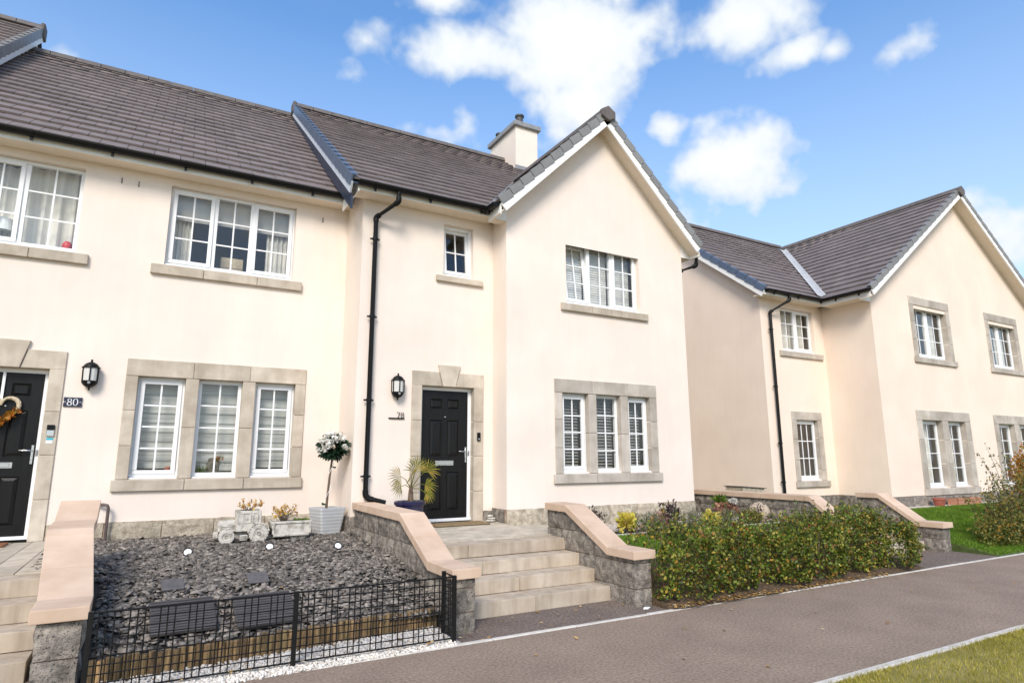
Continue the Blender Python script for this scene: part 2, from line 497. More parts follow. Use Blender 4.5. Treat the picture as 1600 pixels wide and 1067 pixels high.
M['lawn'] = leafmat("lawn_blades", [(0, (.07, .16, .008)), (.5, (.12, .24, .012)), (.9, (.20, .30, .03)), (1, (.28, .30, .06))], .6, .3)
M['lawn_dry'] = leafmat("dry_lawn_blades", [(0, (.20, .19, .02)), (.45, (.34, .31, .04)), (.8, (.46, .38, .07)), (1, (.55, .45, .14))], .7, .3)
M['hedge'] = leafmat("hedge_leaves", [(0, (.035, .055, .008)), (.24, (.06, .10, .012)), (.52, (.14, .20, .022)), (.74, (.27, .31, .05)), (.86, (.42, .34, .06)), (.90, (.48, .30, .04)), (.95, (.30, .11, .03)), (1, (.16, .09, .05))], .5, .25)
M['bush'] = leafmat("bush_leaves", [(0, (.04, .06, .012)), (.35, (.10, .13, .025)), (.65, (.18, .19, .04)), (.82, (.30, .25, .06)), (.93, (.42, .24, .03)), (1, (.22, .10, .03))], .5, .3)
M['orange'] = leafmat("orange_leaves", [(0, (.26, .16, .02)), (.4, (.48, .22, .02)), (.8, (.52, .13, .02)), (1, (.22, .22, .04))], .5, .3)
M['yellow'] = leafmat("yellow_leaves", [(0, (.42, .40, .05)), (.5, (.70, .56, .08)), (1, (.80, .70, .22))], .5, .3)
M['purple'] = leafmat("dark_purple_leaves", [(0, (.022, .014, .016)), (.6, (.05, .028, .032)), (1, (.10, .06, .05))], .5, .15)
M['lavender'] = leafmat("grey_green_leaves", [(0, (.08, .10, .05)), (.6, (.16, .18, .09)), (1, (.26, .22, .18))], .7, .2)
M['greenleaf'] = leafmat("mid_green_leaves", [(0, (.05, .10, .012)), (.6, (.11, .19, .02)), (1, (.22, .30, .04))], .5, .25)
M['olive'] = leafmat("olive_leaves", [(0, (.07, .075, .01)), (.6, (.16, .155, .02)), (1, (.26, .23, .05))], .5, .25)
M['rust'] = leafmat("rust_leaves", [(0, (.16, .06, .04)), (.6, (.32, .14, .10)), (1, (.40, .24, .14))], .6, .2)
M['darkleaf'] = leafmat("dark_green_leaves", [(0, (.008, .024, .012)), (.7, (.022, .055, .028)), (1, (.05, .09, .045))], .4, .1)
M['petal'] = leafmat("cream_petals", [(0, (.74, .70, .60)), (.5, (.84, .82, .75)), (1, (.88, .86, .82))], .6, .3)
M['croton'] = leafmat("yellow_red_leaves", [(0, (.30, .06, .02)), (.3, (.52, .30, .03)), (.7, (.68, .48, .08)), (1, (.60, .26, .10))], .5, .2)
M['palm'] = leafmat("palm_leaves", [(0, (.07, .10, .012)), (.5, (.15, .17, .022)), (.85, (.34, .29, .05)), (1, (.46, .32, .07))], .45, .2)
M['fallen'] = leafmat("fallen_leaves", [(0, (.20, .09, .03)), (.4, (.42, .24, .06)), (.75, (.58, .36, .10)), (1, (.60, .50, .36))], .7, .1)


# ------------------------------------------------------------------ building kit
def holed(mb, x0, x1, z0, z1, y, holes, depth=.13):
    """wall face in the plane Y=y looking to -Y, with rectangular openings and their reveals"""
    xs = sorted({x0, x1, *[h[0] for h in holes], *[h[1] for h in holes]})
    zs = sorted({z0, z1, *[h[2] for h in holes], *[h[3] for h in holes]})
    xs = [x for x in xs if x0 <= x <= x1]; zs = [z for z in zs if z0 <= z <= z1]
    for i in range(len(xs) - 1):
        for j in range(len(zs) - 1):
            cx, cz = (xs[i] + xs[i + 1]) / 2, (zs[j] + zs[j + 1]) / 2
            if any(h[0] < cx < h[1] and h[2] < cz < h[3] for h in holes): continue
            mb.quad((xs[i], y, zs[j]), (xs[i + 1], y, zs[j]), (xs[i + 1], y, zs[j + 1]), (xs[i], y, zs[j + 1]))
    for a, b, c, d in [h[:4] for h in holes]:
        e = y + depth
        if depth:
            mb.quad((a, y, c), (a, y, d), (a, e, d), (a, e, c))
            mb.quad((b, y, d), (b, y, c), (b, e, c), (b, e, d))
            mb.quad((a, y, d), (b, y, d), (b, e, d), (a, e, d))
            if c > z0 + 1e-4: mb.quad((b, y, c), (a, y, c), (a, e, c), (b, e, c))
    return mb


def ring(mb, o, yo, i, yi):
    (a, b, c, d), (e, f, g, h) = o, i
    O = [(a, yo, c), (b, yo, c), (b, yo, d), (a, yo, d)]
    I = [(e, yi, g), (f, yi, g), (f, yi, h), (e, yi, h)]
    for k in range(4):
        mb.quad(O[k], O[(k + 1) % 4], I[(k + 1) % 4], I[k])


def frame_box(mb, x0, x1, z0, z1, w, y0, y1):
    mb.box(x0, x1, y0, y1, z1 - w, z1)
    mb.box(x0, x1, y0, y1, z0, z0 + w)
    mb.box(x0, x0 + w, y0, y1, z0 + w, z1 - w)
    mb.box(x1 - w, x1, y0, y1, z0 + w, z1 - w)


def curtain_mesh(x0, x1, z0, z1, y, amp=.025, waves=5, seed=0):
    r = random.Random(seed)
    n = waves * 8
    xs = np.linspace(x0, x1, n + 1)
    ph = r.uniform(0, 6)
    mb = MB()
    pts = [(x, y + amp * math.sin(ph + (i / n) * waves * 2 * math.pi) + r.uniform(-.004, .004)) for i, x in enumerate(xs)]
    for i in range(n):
        mb.quad((pts[i][0], pts[i][1], z0), (pts[i + 1][0], pts[i + 1][1], z0), (pts[i + 1][0], pts[i + 1][1], z1), (pts[i][0], pts[i][1], z1))
    return mb


def window(house, x0, x1, z0, z1, yf, lights, rows=3, cols=2, recess=.09, dress='none', cill=True, fr=.05, name='window'):
    """lights: list of (xa, xb, kind, tilt) clear spans between mullion centres; kind 'c' opening sash, 'f' fixed"""
    y0, y1 = yf + recess, yf + recess + .065
    mb = MB()
    zb = z0 + .028
    frame_box(mb, x0 + .002, x1 - .002, zb, z1 - .002, fr, y0, y1)
    for k in range(len(lights) - 1):
        xm = (lights[k][1] + lights[k + 1][0]) / 2
        mb.box(xm - .034, xm + .034, y0 + .001, y1 - .001, zb + fr, z1 - .002 - fr)
    w = mb.build(name, M['upvc'], house, bevel=.004)
    if cill:
        c = MB().box(x0 + .003, x1 - .003, y0 - .07, y1, z0 + .002, z0 + .026)
        c.build('window_board', M['upvc'], w, bevel=.004)
    for k, L in enumerate(lights):
        xa, xb, kind = L[:3]
        tilt = L[3] if len(L) > 3 else 0
        gx0 = (x0 + fr) if k == 0 else (lights[k - 1][1] + xa) / 2 + .034
        gx1 = (x1 - fr) if k == len(lights) - 1 else (xb + lights[k + 1][0]) / 2 - .034
        gz0, gz1 = zb + fr, z1 - .002 - fr
        T = Matrix.Translation((0, y0, gz0)) @ Matrix.Rotation(math.radians(-tilt), 4, 'X') @ Matrix.Translation((0, -y0, -gz0))
        sw = .0
        if kind == 'c':
            sw = .042
            s = MB(); frame_box(s, gx0 - .012, gx1 + .012, gz0 - .012, gz1 + .012, sw + .012, y0 - .016, y0 + .03)
            if tilt: s.xform(T)
            s.build('sash', M['upvc'], w, bevel=.004)
        px0, px1, pz0, pz1 = gx0 + sw, gx1 - sw, gz0 + sw, gz1 - sw
        p = MB().quad((px0, y0 + .02, pz0), (px1, y0 + .02, pz0), (px1, y0 + .02, pz1), (px0, y0 + .02, pz1))
        if tilt: p.xform(T)
        p.raw('pane', M['glass'], w)
        g = MB(); bw = .011
        for c in range(1, cols):
            xx = px0 + (px1 - px0) * c / cols
            g.box(xx - bw, xx + bw, y0 + .006, y0 + .018, pz0, pz1)
        for r in range(1, rows):
            zz = pz0 + (pz1 - pz0) * r / rows
            for c in range(cols):
                xa_ = px0 + (px1 - px0) * c / cols + (bw if c else 0)
                xb_ = px0 + (px1 - px0) * (c + 1) / cols - (bw if c < cols - 1 else 0)
                g.box(xa_, xb_, y0 + .007, y0 + .017, zz - bw, zz + bw)
        if tilt: g.xform(T)
        if rows > 1 or cols > 1:
            g.build('glazing_bars', M['upvc'], w)
        yd = y0 + .17
        d = dress if isinstance(dress, str) else dress[k]
        wx, wz = px1 - px0, pz1 - pz0
        if d == 'stripe':
            b = MB().quad((px0 - .05, yd, pz0 + .02), (px1 + .05, yd, pz0 + .02), (px1 + .05, yd, pz1 + .05), (px0 - .05, yd, pz1 + .05))
            b.build('blind', M['stripe'], w)
            nb = 9
            t = MB()
            for q in range(1, nb):
                zz = pz0 + wz * q / nb
                t.box(px0 - .05, px1 + .05, yd - .012, yd - .002, zz - .006, zz + .006)
            t.build('blind_batten', M['slat_grey'], w)
        elif d in ('ven_white', 'ven_grey', 'ven_half'):
            b = MB()
            zt = pz1 + .05; zb_ = pz0 + .02 if d != 'ven_half' else pz0 + wz * .5
            n = int((zt - zb_) / (.052 if d == 'ven_grey' else .042))
            for q in range(n):
                zz = zb_ + (zt - zb_) * q / n
                dz = .016 if d == 'ven_grey' else .022; dy = .02 if d == 'ven_grey' else .006
                b.quad((px0 - .04, yd - dy, zz - dz), (px1 + .04, yd - dy, zz - dz), (px1 + .04, yd + dy, zz + dz), (px0 - .04, yd + dy, zz + dz))
            b.raw('blind', M['slat_grey' if d == 'ven_grey' else 'slat_white'], w)
        elif d.startswith('cur'):
            # top roller blind and side curtain(s)
            zs = pz0 + wz * (2 / 3. - .01)
            if 'b' in d[3:]:
                MB().quad((px0 - .05, yd - .03, zs), (px1 + .05, yd - .03, zs), (px1 + .05, yd - .03, pz1 + .05), (px0 - .05, yd - .03, pz1 + .05)).build('blind', M['blind_grey'], w)
            if 'l' in d[3:]: curtain_mesh(px0 - .06, px0 + wx * .52, pz0 - .05, pz1 + .05, yd + .05, seed=k).raw('curtain', M['curtain'], w, True)
            if 'r' in d[3:]: curtain_mesh(px1 - wx * .62, px1 + .06, pz0 - .05, pz1 + .05, yd + .05, seed=k + 7).raw('curtain', M['curtain'], w, True)
            if 'f' in d[3:]: curtain_mesh(px0 - .06, px1 + .06, pz0 - .05, pz1 + .05, yd + .05, waves=4, amp=.03, seed=k + 9).raw('curtain', M['curtain'], w, True)
    return w


def stones(parent, pieces, y0, y1, mat, name='surround_stone', gap=.002, bevel=.006):
    for (a, b, c, d) in pieces:
        MB().box(a + gap, b - gap, y0, y1, c + gap, d - gap).build(name, mat, parent, bevel=bevel)


def sill(parent, xs, z0, z1, yf, mat, proud=.055):
    for a, b in zip(xs[:-1], xs[1:]):
        MB().prism([(yf - proud, z0), (yf + .12, z0), (yf + .12, z1 + .012), (yf - proud, z1 - .006)], 'x', a + .003, b - .003).build('sill_stone', mat, parent, bevel=.006)


def door(house, xa, xb, z0, z1, yf, recess=.11, hinge='l'):
    """six-panel composite door in a white frame; xa..xb is the stone opening"""
    y0 = yf + recess
    f = MB(); fw_ = .055
    f.box(xa + .002, xb - .002, y0, y0 + .07, z1 - fw_, z1 - .002)
    f.box(xa + .002, xa + fw_, y0, y0 + .07, z0 + .045, z1 - fw_)
    f.box(xb - fw_, xb - .002, y0, y0 + .07, z0 + .045, z1 - fw_)
    f.box(xa + .002, xb - .002, y0 - .04, y0 + .08, z0 + .002, z0 + .045)
    fr = f.build('door_frame', M['upvc'], house, bevel=.004)
    x0, x1 = xa + fw_ + .003, xb - fw_ - .003
    zb, zt = z0 + .05, z1 - fw_ - .003
    W, H = x1 - x0, zt - zb
    d = MB(); yl = y0 + .012
    holes = []
    for cx in (.31, .69):
        for (a, b) in ((.055, .355), (.475, .765), (.855, .935)):
            hw = .135
            holes.append((x0 + W * (cx - hw), x0 + W * (cx + hw), zb + H * a, zb + H * b))
    holed(d, x0, x1, zb, zt, yl, holes, depth=0)
    for h in holes:
        i1 = (h[0] + .016, h[1] - .016, h[2] + .016, h[3] - .016)
        i2 = (h[0] + .05, h[1] - .05, h[2] + .05, h[3] - .05) if h[3] - h[2] > .2 else (h[0] + .04, h[1] - .04, h[2] + .034, h[3] - .034)
        ring(d, h, yl, i1, yl + .016)
        ring(d, i1, yl + .016, i2, yl + .002)
        d.quad((i2[0], yl + .002, i2[2]), (i2[1], yl + .002, i2[2]), (i2[1], yl + .002, i2[3]), (i2[0], yl + .002, i2[3]))
    d.quad((x0, yl, zb), (x0, yl, zt), (x0, yl + .04, zt), (x0, yl + .04, zb))
    d.quad((x1, yl, zt), (x1, yl, zb), (x1, yl + .04, zb), (x1, yl + .04, zt))
    d.quad((x0, yl + .05, zb), (x1, yl + .05, zb), (x1, yl + .05, zt), (x0, yl + .05, zt))
    dr = d.raw('door', M['door'], house)
    # furniture
    hx = x1 - .03; hz = zb + H * .49
    h = MB().box(hx - .014, hx + .014, yl - .012, yl + .001, hz - .12, hz + .12)
    h.tube([(hx, yl - .01, hz + .05), (hx, yl - .05, hz + .05), (hx - .02, yl - .055, hz + .05), (hx - .135, yl - .055, hz + .052)], .009, 10)
    h.tube([(hx, yl - .02, hz - .06), (hx, yl - .005, hz - .06)], .012, 10)
    h.build('door_handle', M['chrome'], dr, bevel=.003, smooth=True)
    lb = MB(); lx = (x0 + x1) / 2; lz = zb + H * .425
    lb.box(lx - .155, lx + .155, yl - .008, yl + .001, lz - .038, lz + .038)
    lb.box(lx - .125, lx + .125, yl - .016, yl - .008, lz - .022, lz + .024)
    lb.build('letterbox', M['chrome'], dr, bevel=.004)
    ps = MB().lathe([(.011, 0), (.011, .006), (.005, .008)], (0, 0, 0), 12)
    ps.xform(Matrix.Translation((lx, yl, zb + H * .79)) @ Matrix.Rotation(math.pi / 2, 4, 'X'))
    ps.build('peephole', M['chrome'], dr)
    kp = MB().box(xb - .052, xb - .024, y0 - .006, y0 + .001, hz - .02, hz + .06)
    kp.box(xb - .046, xb - .03, y0 - .012, y0 - .006, hz + .0, hz + .03)
    kp.build('latch_keep', M['lead'], fr, bevel=.002)
    return dr


def door_surround(house, yf, xl, xr, z0, zt, xi0, xi1, zi, mat, keyh=.115):
    """jamb stones, lintel and keystone; xl..xr outer, xi0..xi1 opening, zi underside of lintel"""
    mid = (xl + xr) / 2
    y0, y1 = yf - .022, yf + .12
    H = zi - z0
    hs_ = [z0, z0 + H * .235, z0 + H * .49, z0 + H * .745, zi]
    for a, b in zip(hs_[:-1], hs_[1:]):
        for (p, q) in ((xl, xi0), (xi1, xr)):
            MB().box(p - (.003 if p == xi1 else 0), q + (.003 if p == xl else 0), y0, y1, a + .002, b - .002).build('jamb_stone', mat, house, bevel=.006)
    zl_ = zi - .003
    for poly in ([(xl, zl_), (mid - .113, zl_), (mid - .172, zt), (xl, zt)], [(mid + .113, zl_), (xr, zl_), (xr, zt), (mid + .172, zt)]):
        MB().prism(poly, 'y', y0, y1).build('lintel_stone', mat, house, bevel=.006)
    MB().prism([(mid - .108, zi - .006), (mid + .108, zi - .006), (mid + .192, zt + keyh), (mid - .192, zt + keyh)], 'y', y0 - .022, y1 - .01).build('keystone', mat, house, bevel=.006)


# ---- roof pieces
TW, TG, TL, TT = .33, .345, .415, .03
tile_me = MB().box(.0035, TW - .0035, 0, TL, -TT, 0).mesh('roof_tile', bevel=0)
tile_me.materials.append(M['tile'])
tile_np = np.array([tuple(v.co) for v in tile_me.vertices], np.float32)
tile_faces = np.array([tuple(p.vertices) for p in tile_me.polygons], np.int32)


def tile_field(O, a, s, La, Ls, keep=None, stagger=True, jit=random.Random(3)):
    """O lower corner on the tile-top plane, a along eaves, s up the slope"""
    O, a, s = Vector(O), Vector(a).normalized(), Vector(s).normalized()
    n = a.cross(s)
    flip = False
    if n.z < 0: n = -n
    out = []
    nc = int(Ls / TG) + 1
    for i in range(nc):
        d0 = i * TG
        if d0 > Ls - .05: break
        x = -(TW / 2 if (i % 2 and stagger) else 0.0)
        while x < La:
            x0_, x1_ = max(x, 0), min(x + TW, La)
            if x1_ - x0_ > .03:
                c = O + a * ((x0_ + x1_) / 2) + s * (d0 + .17)
                if keep is None or keep(c):
                    sc = (x1_ - x0_) / TW
                    tl = jit.uniform(-.002, .003)
                    s2 = (s * TL + n * (-.042 + tl)).normalized()
                    n2 = a.cross(s2)
                    if n2.z < 0: n2 = -n2
                    ln = min(1.0, (Ls - d0 + .02) / TL)
                    mt = Matrix.Identity(4)
                    mt.col[0][:3] = a * sc; mt.col[1][:3] = s2 * ln; mt.col[2][:3] = n2
                    mt.translation = O + a * x0_ + s * d0 + n * (.036 + jit.uniform(0, .003))
                    out.append((mt, c))
            x += TW
    return out


def lay_tiles(roof, tiles, limit=300, vis=lambda c: True):
    tiles = sorted(tiles, key=lambda t: ((0 if vis(t[1]) else 1), (t[1] - CAM).length))
    for mt, c in tiles[:limit]:
        o = bpy.data.objects.new('roof_tile', tile_me); col.objects.link(o)
        o.parent = roof; o.matrix_basis = mt
    rest = tiles[limit:]
    if rest:
        V = []; F = []
        for k, (mt, c) in enumerate(rest):
            A = np.array(mt, np.float32)
            V.append(tile_np @ A[:3, :3].T + A[:3, 3]); F.append(tile_faces + 8 * k)
        me = mesh_fast('roof_tiles', np.concatenate(V), 4, np.concatenate(F))
        o = put('roof_tiles', me, M['tile'], roof); o['kind'] = 'stuff'


def verge_caps(parent, P0, P1, out, mat, board=True, boardmat=None, cap=.13, name='verge_cap', unit=.345, bdepth=.16):
    """caps along the edge P0 (eave) -> P1 (ridge) on the tile plane; out = outward horizontal unit vector"""
    P0, P1, out = Vector(P0), Vector(P1), Vector(out)
    s = (P1 - P0); L = s.length; s = s / L
    n = s.cross(out)
    if n.z < 0: n = -n
    k = max(1, round(L / unit)); u = L / k
    base = Matrix.Identity(4)
    base.col[0][:3] = s; base.col[1][:3] = out; base.col[2][:3] = n
    for i in range(k):
        mb = MB()
        lift = .022
        mb.box(.0, u - .012, .0, .034, -cap + .05, .062)
        mb.box(.0, u - .012, -.07, .0, .045, .062)
        tilt = Matrix.Rotation(math.asin(min(.5, lift / u)), 4, 'Y')
        mb.xform(base.copy().to_4x4() @ tilt)
        mb.xform(Matrix.Translation(P0 + s * (u * i) + n * lift))
        mb.build(name, mat, parent, bevel=.004)
    if board:
        mb = MB(); mb.box(-.02, L + .0, -.012, .020, -.03 - bdepth, -.035)
        mb.xform(Matrix.Translation(P0) @ base)
        mb.build('barge_board', boardmat or M['fascia'], parent, bevel=.003)


def ridge_run(parent, P0, P1, unit=.45, size=1.0):
    P0, P1 = Vector(P0), Vector(P1)
    t = P1 - P0; L = t.length; t.normalize()
    side = t.cross(Vector((0, 0, 1))).normalized(); up = Vector((0, 0, 1))
    k = max(1, round(L / unit)); u = L / k
    prof = [(-.15, -.075), (-.105, .035), (-.03, .075), (.03, .075), (.105, .035), (.15, -.075), (.125, -.085), (.09, .01), (0, .045), (-.09, .01), (-.125, -.085)]
    for i in range(k):
        mb = MB().prism([(a * size, b * size) for a, b in prof], 'x', .004, u - .004)
        mt = Matrix.Identity(4); mt.col[0][:3] = t; mt.col[1][:3] = side; mt.col[2][:3] = up
        mt.translation = P0 + t * (u * i)
        mb.xform(mt).build('ridge_tile', M['ridge'], parent, bevel=.006)


def gutter(house, P0, P1, r=.066, brackets=.9):
    P0, P1 = Vector(P0), Vector(P1)
    t = (P1 - P0); L = t.length; t.normalize()
    side = t.cross(Vector((0, 0, 1))).normalized()
    prof = [(math.cos(a) * r, math.sin(a) * r) for a in np.linspace(math.pi, 2 * math.pi, 11)]
    prof += [(math.cos(a) * (r - .008), math.sin(a) * (r - .008)) for a in np.linspace(2 * math.pi, math.pi, 11)]
    mt = Matrix.Identity(4); mt.col[0][:3] = t; mt.col[1][:3] = side; mt.col[2][:3] = (0, 0, 1); mt.translation = P0
    g = MB().prism(prof, 'x', 0, L).xform(mt).build('gutter', M['black'], house, smooth=True)
    MB().prism(prof[:11], 'x', -.006, .006).xform(mt).build('gutter_stop', M['black'], g)
    MB().prism(prof[:11], 'x', L - .006, L + .006).xform(mt).build('gutter_stop', M['black'], g)
    k = int(L / brackets)
    for i in range(k + 1):
        q = .25 + i * brackets
        if q > L - .05: break
        b = [(math.cos(a) * (r + .012), math.sin(a) * (r + .012)) for a in np.linspace(math.pi, 2 * math.pi, 11)] + \
            [(math.cos(a) * (r + .001), math.sin(a) * (r + .001)) for a in np.linspace(2 * math.pi, math.pi, 11)]
        MB().prism(b, 'x', q - .017, q + .017).box(q - .017, q + .017, (r - .002) * -1 if False else -.012, .012, -r - .05, -r - .008).xform(mt).build('gutter_bracket', M['black'], g)
    return g


def downpipe(house, path, r=.036, clips=()):
    p = MB().tube(path, r, 14).build('downpipe', M['black'], house, smooth=True)
    for i in range(1, len(path) - 1):
        a = Vector(path[i])
        d1 = (Vector(path[i - 1]) - a).normalized(); d2 = (Vector(path[i + 1]) - a).normalized()
        MB().tube([a + d1 * .07, a + d1 * .015, a + (d1 + d2) * .008, a + d2 * .015, a + d2 * .07], r + .007, 14).build('pipe_elbow', M['black'], p, smooth=True)
    for (x, y, z) in clips:
        MB().lathe([(r + .002, -.02), (r + .008, -.02), (r + .008, .02), (r + .002, .02)], (x, y, z), 16).box(x - .075, x + .075, y + .012, y + .03, z - .012, z + .012).build('pipe_clip', M['black'], p)
    return p


def rough_box(x0, x1, y0, y1, z0, z1, seed=0, amp=.02, cell=.075, zmax=None):
    """block with pitched, uneven faces; zmax(x,y) trims the top"""
    r = random.Random(seed)
    n = [max(2, min(6, int((b - a) / cell))) for a, b in ((x0, x1), (y0, y1), (z0, z1))]
    lo, hi = (x0, y0, z0), (x1, y1, z1)
    vid = {}; V = []; F = []
    off = {}

    def vert(i, j, k):
        key = (i, j, k)
        if key in vid: return vid[key]
        t = (i / n[0], j / n[1], k / n[2])
        p = [lo[q] + (hi[q] - lo[q]) * t[q] for q in range(3)]
        idx = (i, j, k)
        ext = [q for q in range(3) if idx[q] in (0, n[q])]
        if len(ext) == 1:
            q = ext[0]; sgn = -1 if idx[q] == 0 else 1
            p[q] += sgn * (amp * r.uniform(.15, 1.0))
            for w_ in range(3):
                if w_ != q: p[w_] += r.uniform(-.25, .25) * (hi[w_] - lo[w_]) / n[w_]
        else:
            for w_ in range(3): p[w_] += r.uniform(-.004, .004)
        if zmax is not None: p[2] = min(p[2], zmax(p[0], p[1]))
        vid[key] = len(V); V.append(tuple(p)); return vid[key]
    for ax in range(3):
        b_, c_ = [(1, 2), (2, 0), (0, 1)][ax]
        for side in (0, n[ax]):
            for p_ in range(n[b_]):
                for q_ in range(n[c_]):
                    ids = []
                    for (dp, dq) in ((0, 0), (1, 0), (1, 1), (0, 1)):
                        ix = [0, 0, 0]; ix[ax] = side; ix[b_] = p_ + dp; ix[c_] = q_ + dq
                        ids.append(vert(*ix))
                    F.append(tuple(ids) if side else tuple(ids[::-1]))
    mb = MB(); mb.add(V, F); return mb


def plinth_run(house, x0, x1, y, z0, z1, seed=0, lens=(.55, .75), mat=None, depth=.08, face='y'):
    r = random.Random(seed); x = x0; k = 0
    MB().box(x0, x1, y + .006, y + depth, z0, z1 - .004).build('plinth_mortar', M['mortar'], house) if face == 'y' else \
        MB().box(y + .006, y + depth, x0, x1, z0, z1 - .004).build('plinth_mortar', M['mortar'], house)
    while x < x1 - .02:
        L_ = min(r.uniform(*lens), x1 - x)
        if x1 - (x + L_) < .2: L_ = x1 - x
        if face == 'y': mb = rough_box(x + .006, x + L_ - .006, y - .01, y + depth, z0, z1 - .006, seed * 50 + k, .018)
        else: mb = rough_box(y - .01, y + depth, x + .006, x + L_ - .006, z0, z1 - .006, seed * 50 + k, .018)
        mb.raw('plinth_block', mat or M['plinth'], house)
        x += L_; k += 1


def hip_valley(parent, P0, P1, w=.10, lift=.05, mat=None):
    P0, P1 = Vector(P0), Vector(P1)
    t = (P1 - P0).normalized(); side = t.cross(Vector((0, 0, 1))).normalized()
    up = side.cross(t)
    if up.z < 0: up = -up
    mt = Matrix.Identity(4); mt.col[0][:3] = t; mt.col[1][:3] = side; mt.col[2][:3] = up; mt.translation = P0
    MB().prism([(-w, lift + .02), (0, lift - .03), (w, lift + .02), (w, lift + .012), (0, lift - .04), (-w, lift + .012)], 'x', 0, (P1 - P0).length).xform(mt).build('valley_trough', mat or M['valley'], parent)


# ================================================================== SETTING
ground = MB().quad((-900, -900, -.06), (900, -900, -.06), (900, 900, -.06), (-900, 900, -.06)).build('ground', M['grass_mat_dry'])
tag(ground, 'open ground reaching to the horizon', 'ground', kind='structure')
pv = MB().box(-40, 60, -6.84, -4.715, -.10, 0).build('pavement', M['asphalt'])
tag(pv, 'grey brown asphalt footpath running along the houses', 'footpath', kind='structure')
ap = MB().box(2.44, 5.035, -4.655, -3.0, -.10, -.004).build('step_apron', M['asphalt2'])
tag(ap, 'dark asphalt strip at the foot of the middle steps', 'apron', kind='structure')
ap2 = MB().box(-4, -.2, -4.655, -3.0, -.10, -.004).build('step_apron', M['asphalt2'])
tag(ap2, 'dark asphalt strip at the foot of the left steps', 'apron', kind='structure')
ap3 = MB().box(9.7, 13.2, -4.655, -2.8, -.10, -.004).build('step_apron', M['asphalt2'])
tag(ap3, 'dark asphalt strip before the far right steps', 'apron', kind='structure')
kb = thing('path_edging', (0, -4.685, 0), 'pale concrete edging strip between footpath and front gardens', 'edging'); kb['kind'] = 'structure'
x = -10.0
while x < 40:
    MB().box(x + .004, x + .911, -4.712, -4.658, -.10, .008 + rng.uniform(-.002, .003)).build('edging_stone', M['kerb'], kb, bevel=.006)
    x += .915
kb2 = thing('path_edging', (6, -6.88, 0), 'pale concrete edging strip along the yellowish grass verge', 'edging'); kb2['kind'] = 'structure'
x = -10.0
while x < 40:
    MB().box(x + .004, x + .911, -6.905 , -6.845, -.10, .012 + rng.uniform(-.002, .003)).build('edging_stone', M['kerb'], kb2, bevel=.006)
    x += .915
vg = MB().box(-40, 60, -12.5, -6.908, -.1, -.004).build('grass_verge', M['grass_mat_dry'])
tag(vg, 'worn grass verge beside the footpath', 'grass verge', kind='structure')
rd = MB().box(-80, 90, -19.5, -12.5, -.1, -.03).build('road', M['asphalt']); tag(rd, 'asphalt road behind the viewer', 'road', kind='structure')


# ================================================================== HOUSES
def shell(house, x0, x1, yf, yb, z0, zt, mat, holes, extra=None):
    """rendered walls; extra(mb) adds gables and returns"""
    mb = MB()
    holed(mb, x0, x1, z0, zt, yf, holes)
    if extra: extra(mb)
    return mb.build('wall', mat, house)


# ---------------- house 80 (left)
hA = thing('terraced_house', (0, 4, .55), 'cream rendered house at left with number 80 plaque and brown grey tiled roof', 'house', 'cream rendered terraced houses')
YA = 0.0
EA, RA = (-.33, 5.85), (5.0, 9.95)
GA = [(-.265, .325), (.491, 1.078), (1.253, 1.830)]           # ground-floor lights
holesA = [(-.10, 1.683, 4.375, 5.606), (-2.95, -1.163, 4.375, 5.606), (-.265, 1.83, 1.345, 2.745), (-2.12, -1.262, .60, 2.775)]


def exA(mb):
    return


shell(hA, -2.95, 2.52, YA, 9.8, .79, 5.74, M['render'], [h for h in holesA[:3]] + [(-2.12, -1.262, .79, 2.775)], exA)
MB().quad((-2.95, 9.8, .5), (2.52, 9.8, .5), (2.52, 9.8, 5.8), (-2.95, 9.8, 5.8)).build('rear_wall', M['render'], hA)
inn = MB()
for (a, b) in ((.60, 3.1), (3.4, 5.7)):
    inn.quad((-2.9, 3.2, a), (2.45, 3.2, a), (2.45, 3.2, b), (-2.9, 3.2, b))
    inn.quad((2.45, .15, a), (2.45, 3.2, a), (2.45, 3.2, b), (2.45, .15, b))
    inn.quad((-2.9, .15, b), (2.45, .15, b), (2.45, 3.2, b), (-2.9, 3.2, b))
    inn.quad((-2.9, .15, a), (2.45, .15, a), (2.45, 3.2, a), (-2.9, 3.2, a))
    inn.quad((-.8, .2, a), (-.8, 3.2, a), (-.8, 3.2, b), (-.8, .2, b))
inn.build('interior', M['plaster'], hA)
# upper windows
wA1 = window(hA, -.10, 1.683, 4.375, 5.606, YA, [(-.05, .48, 'c'), (.56, 1.0, 'f'), (1.09, 1.63, 'c')], 3, 2, dress=['curbl', 'curb', 'curbr'])
sill(wA1, [-.266, .42, 1.16, 1.826], 4.224, 4.372, YA, M['trim'])
wA2 = window(hA, -2.95, -1.163, 4.375, 5.606, YA, [(-2.9, -2.37, 'c'), (-2.29, -1.85, 'c'), (-1.77, -1.21, 'f')], 3, 2, dress=['curf', 'curf', 'curf'])
sill(wA2, [-3.1, -2.4, -1.66, -1.004], 4.224, 4.372, YA, M['trim'])
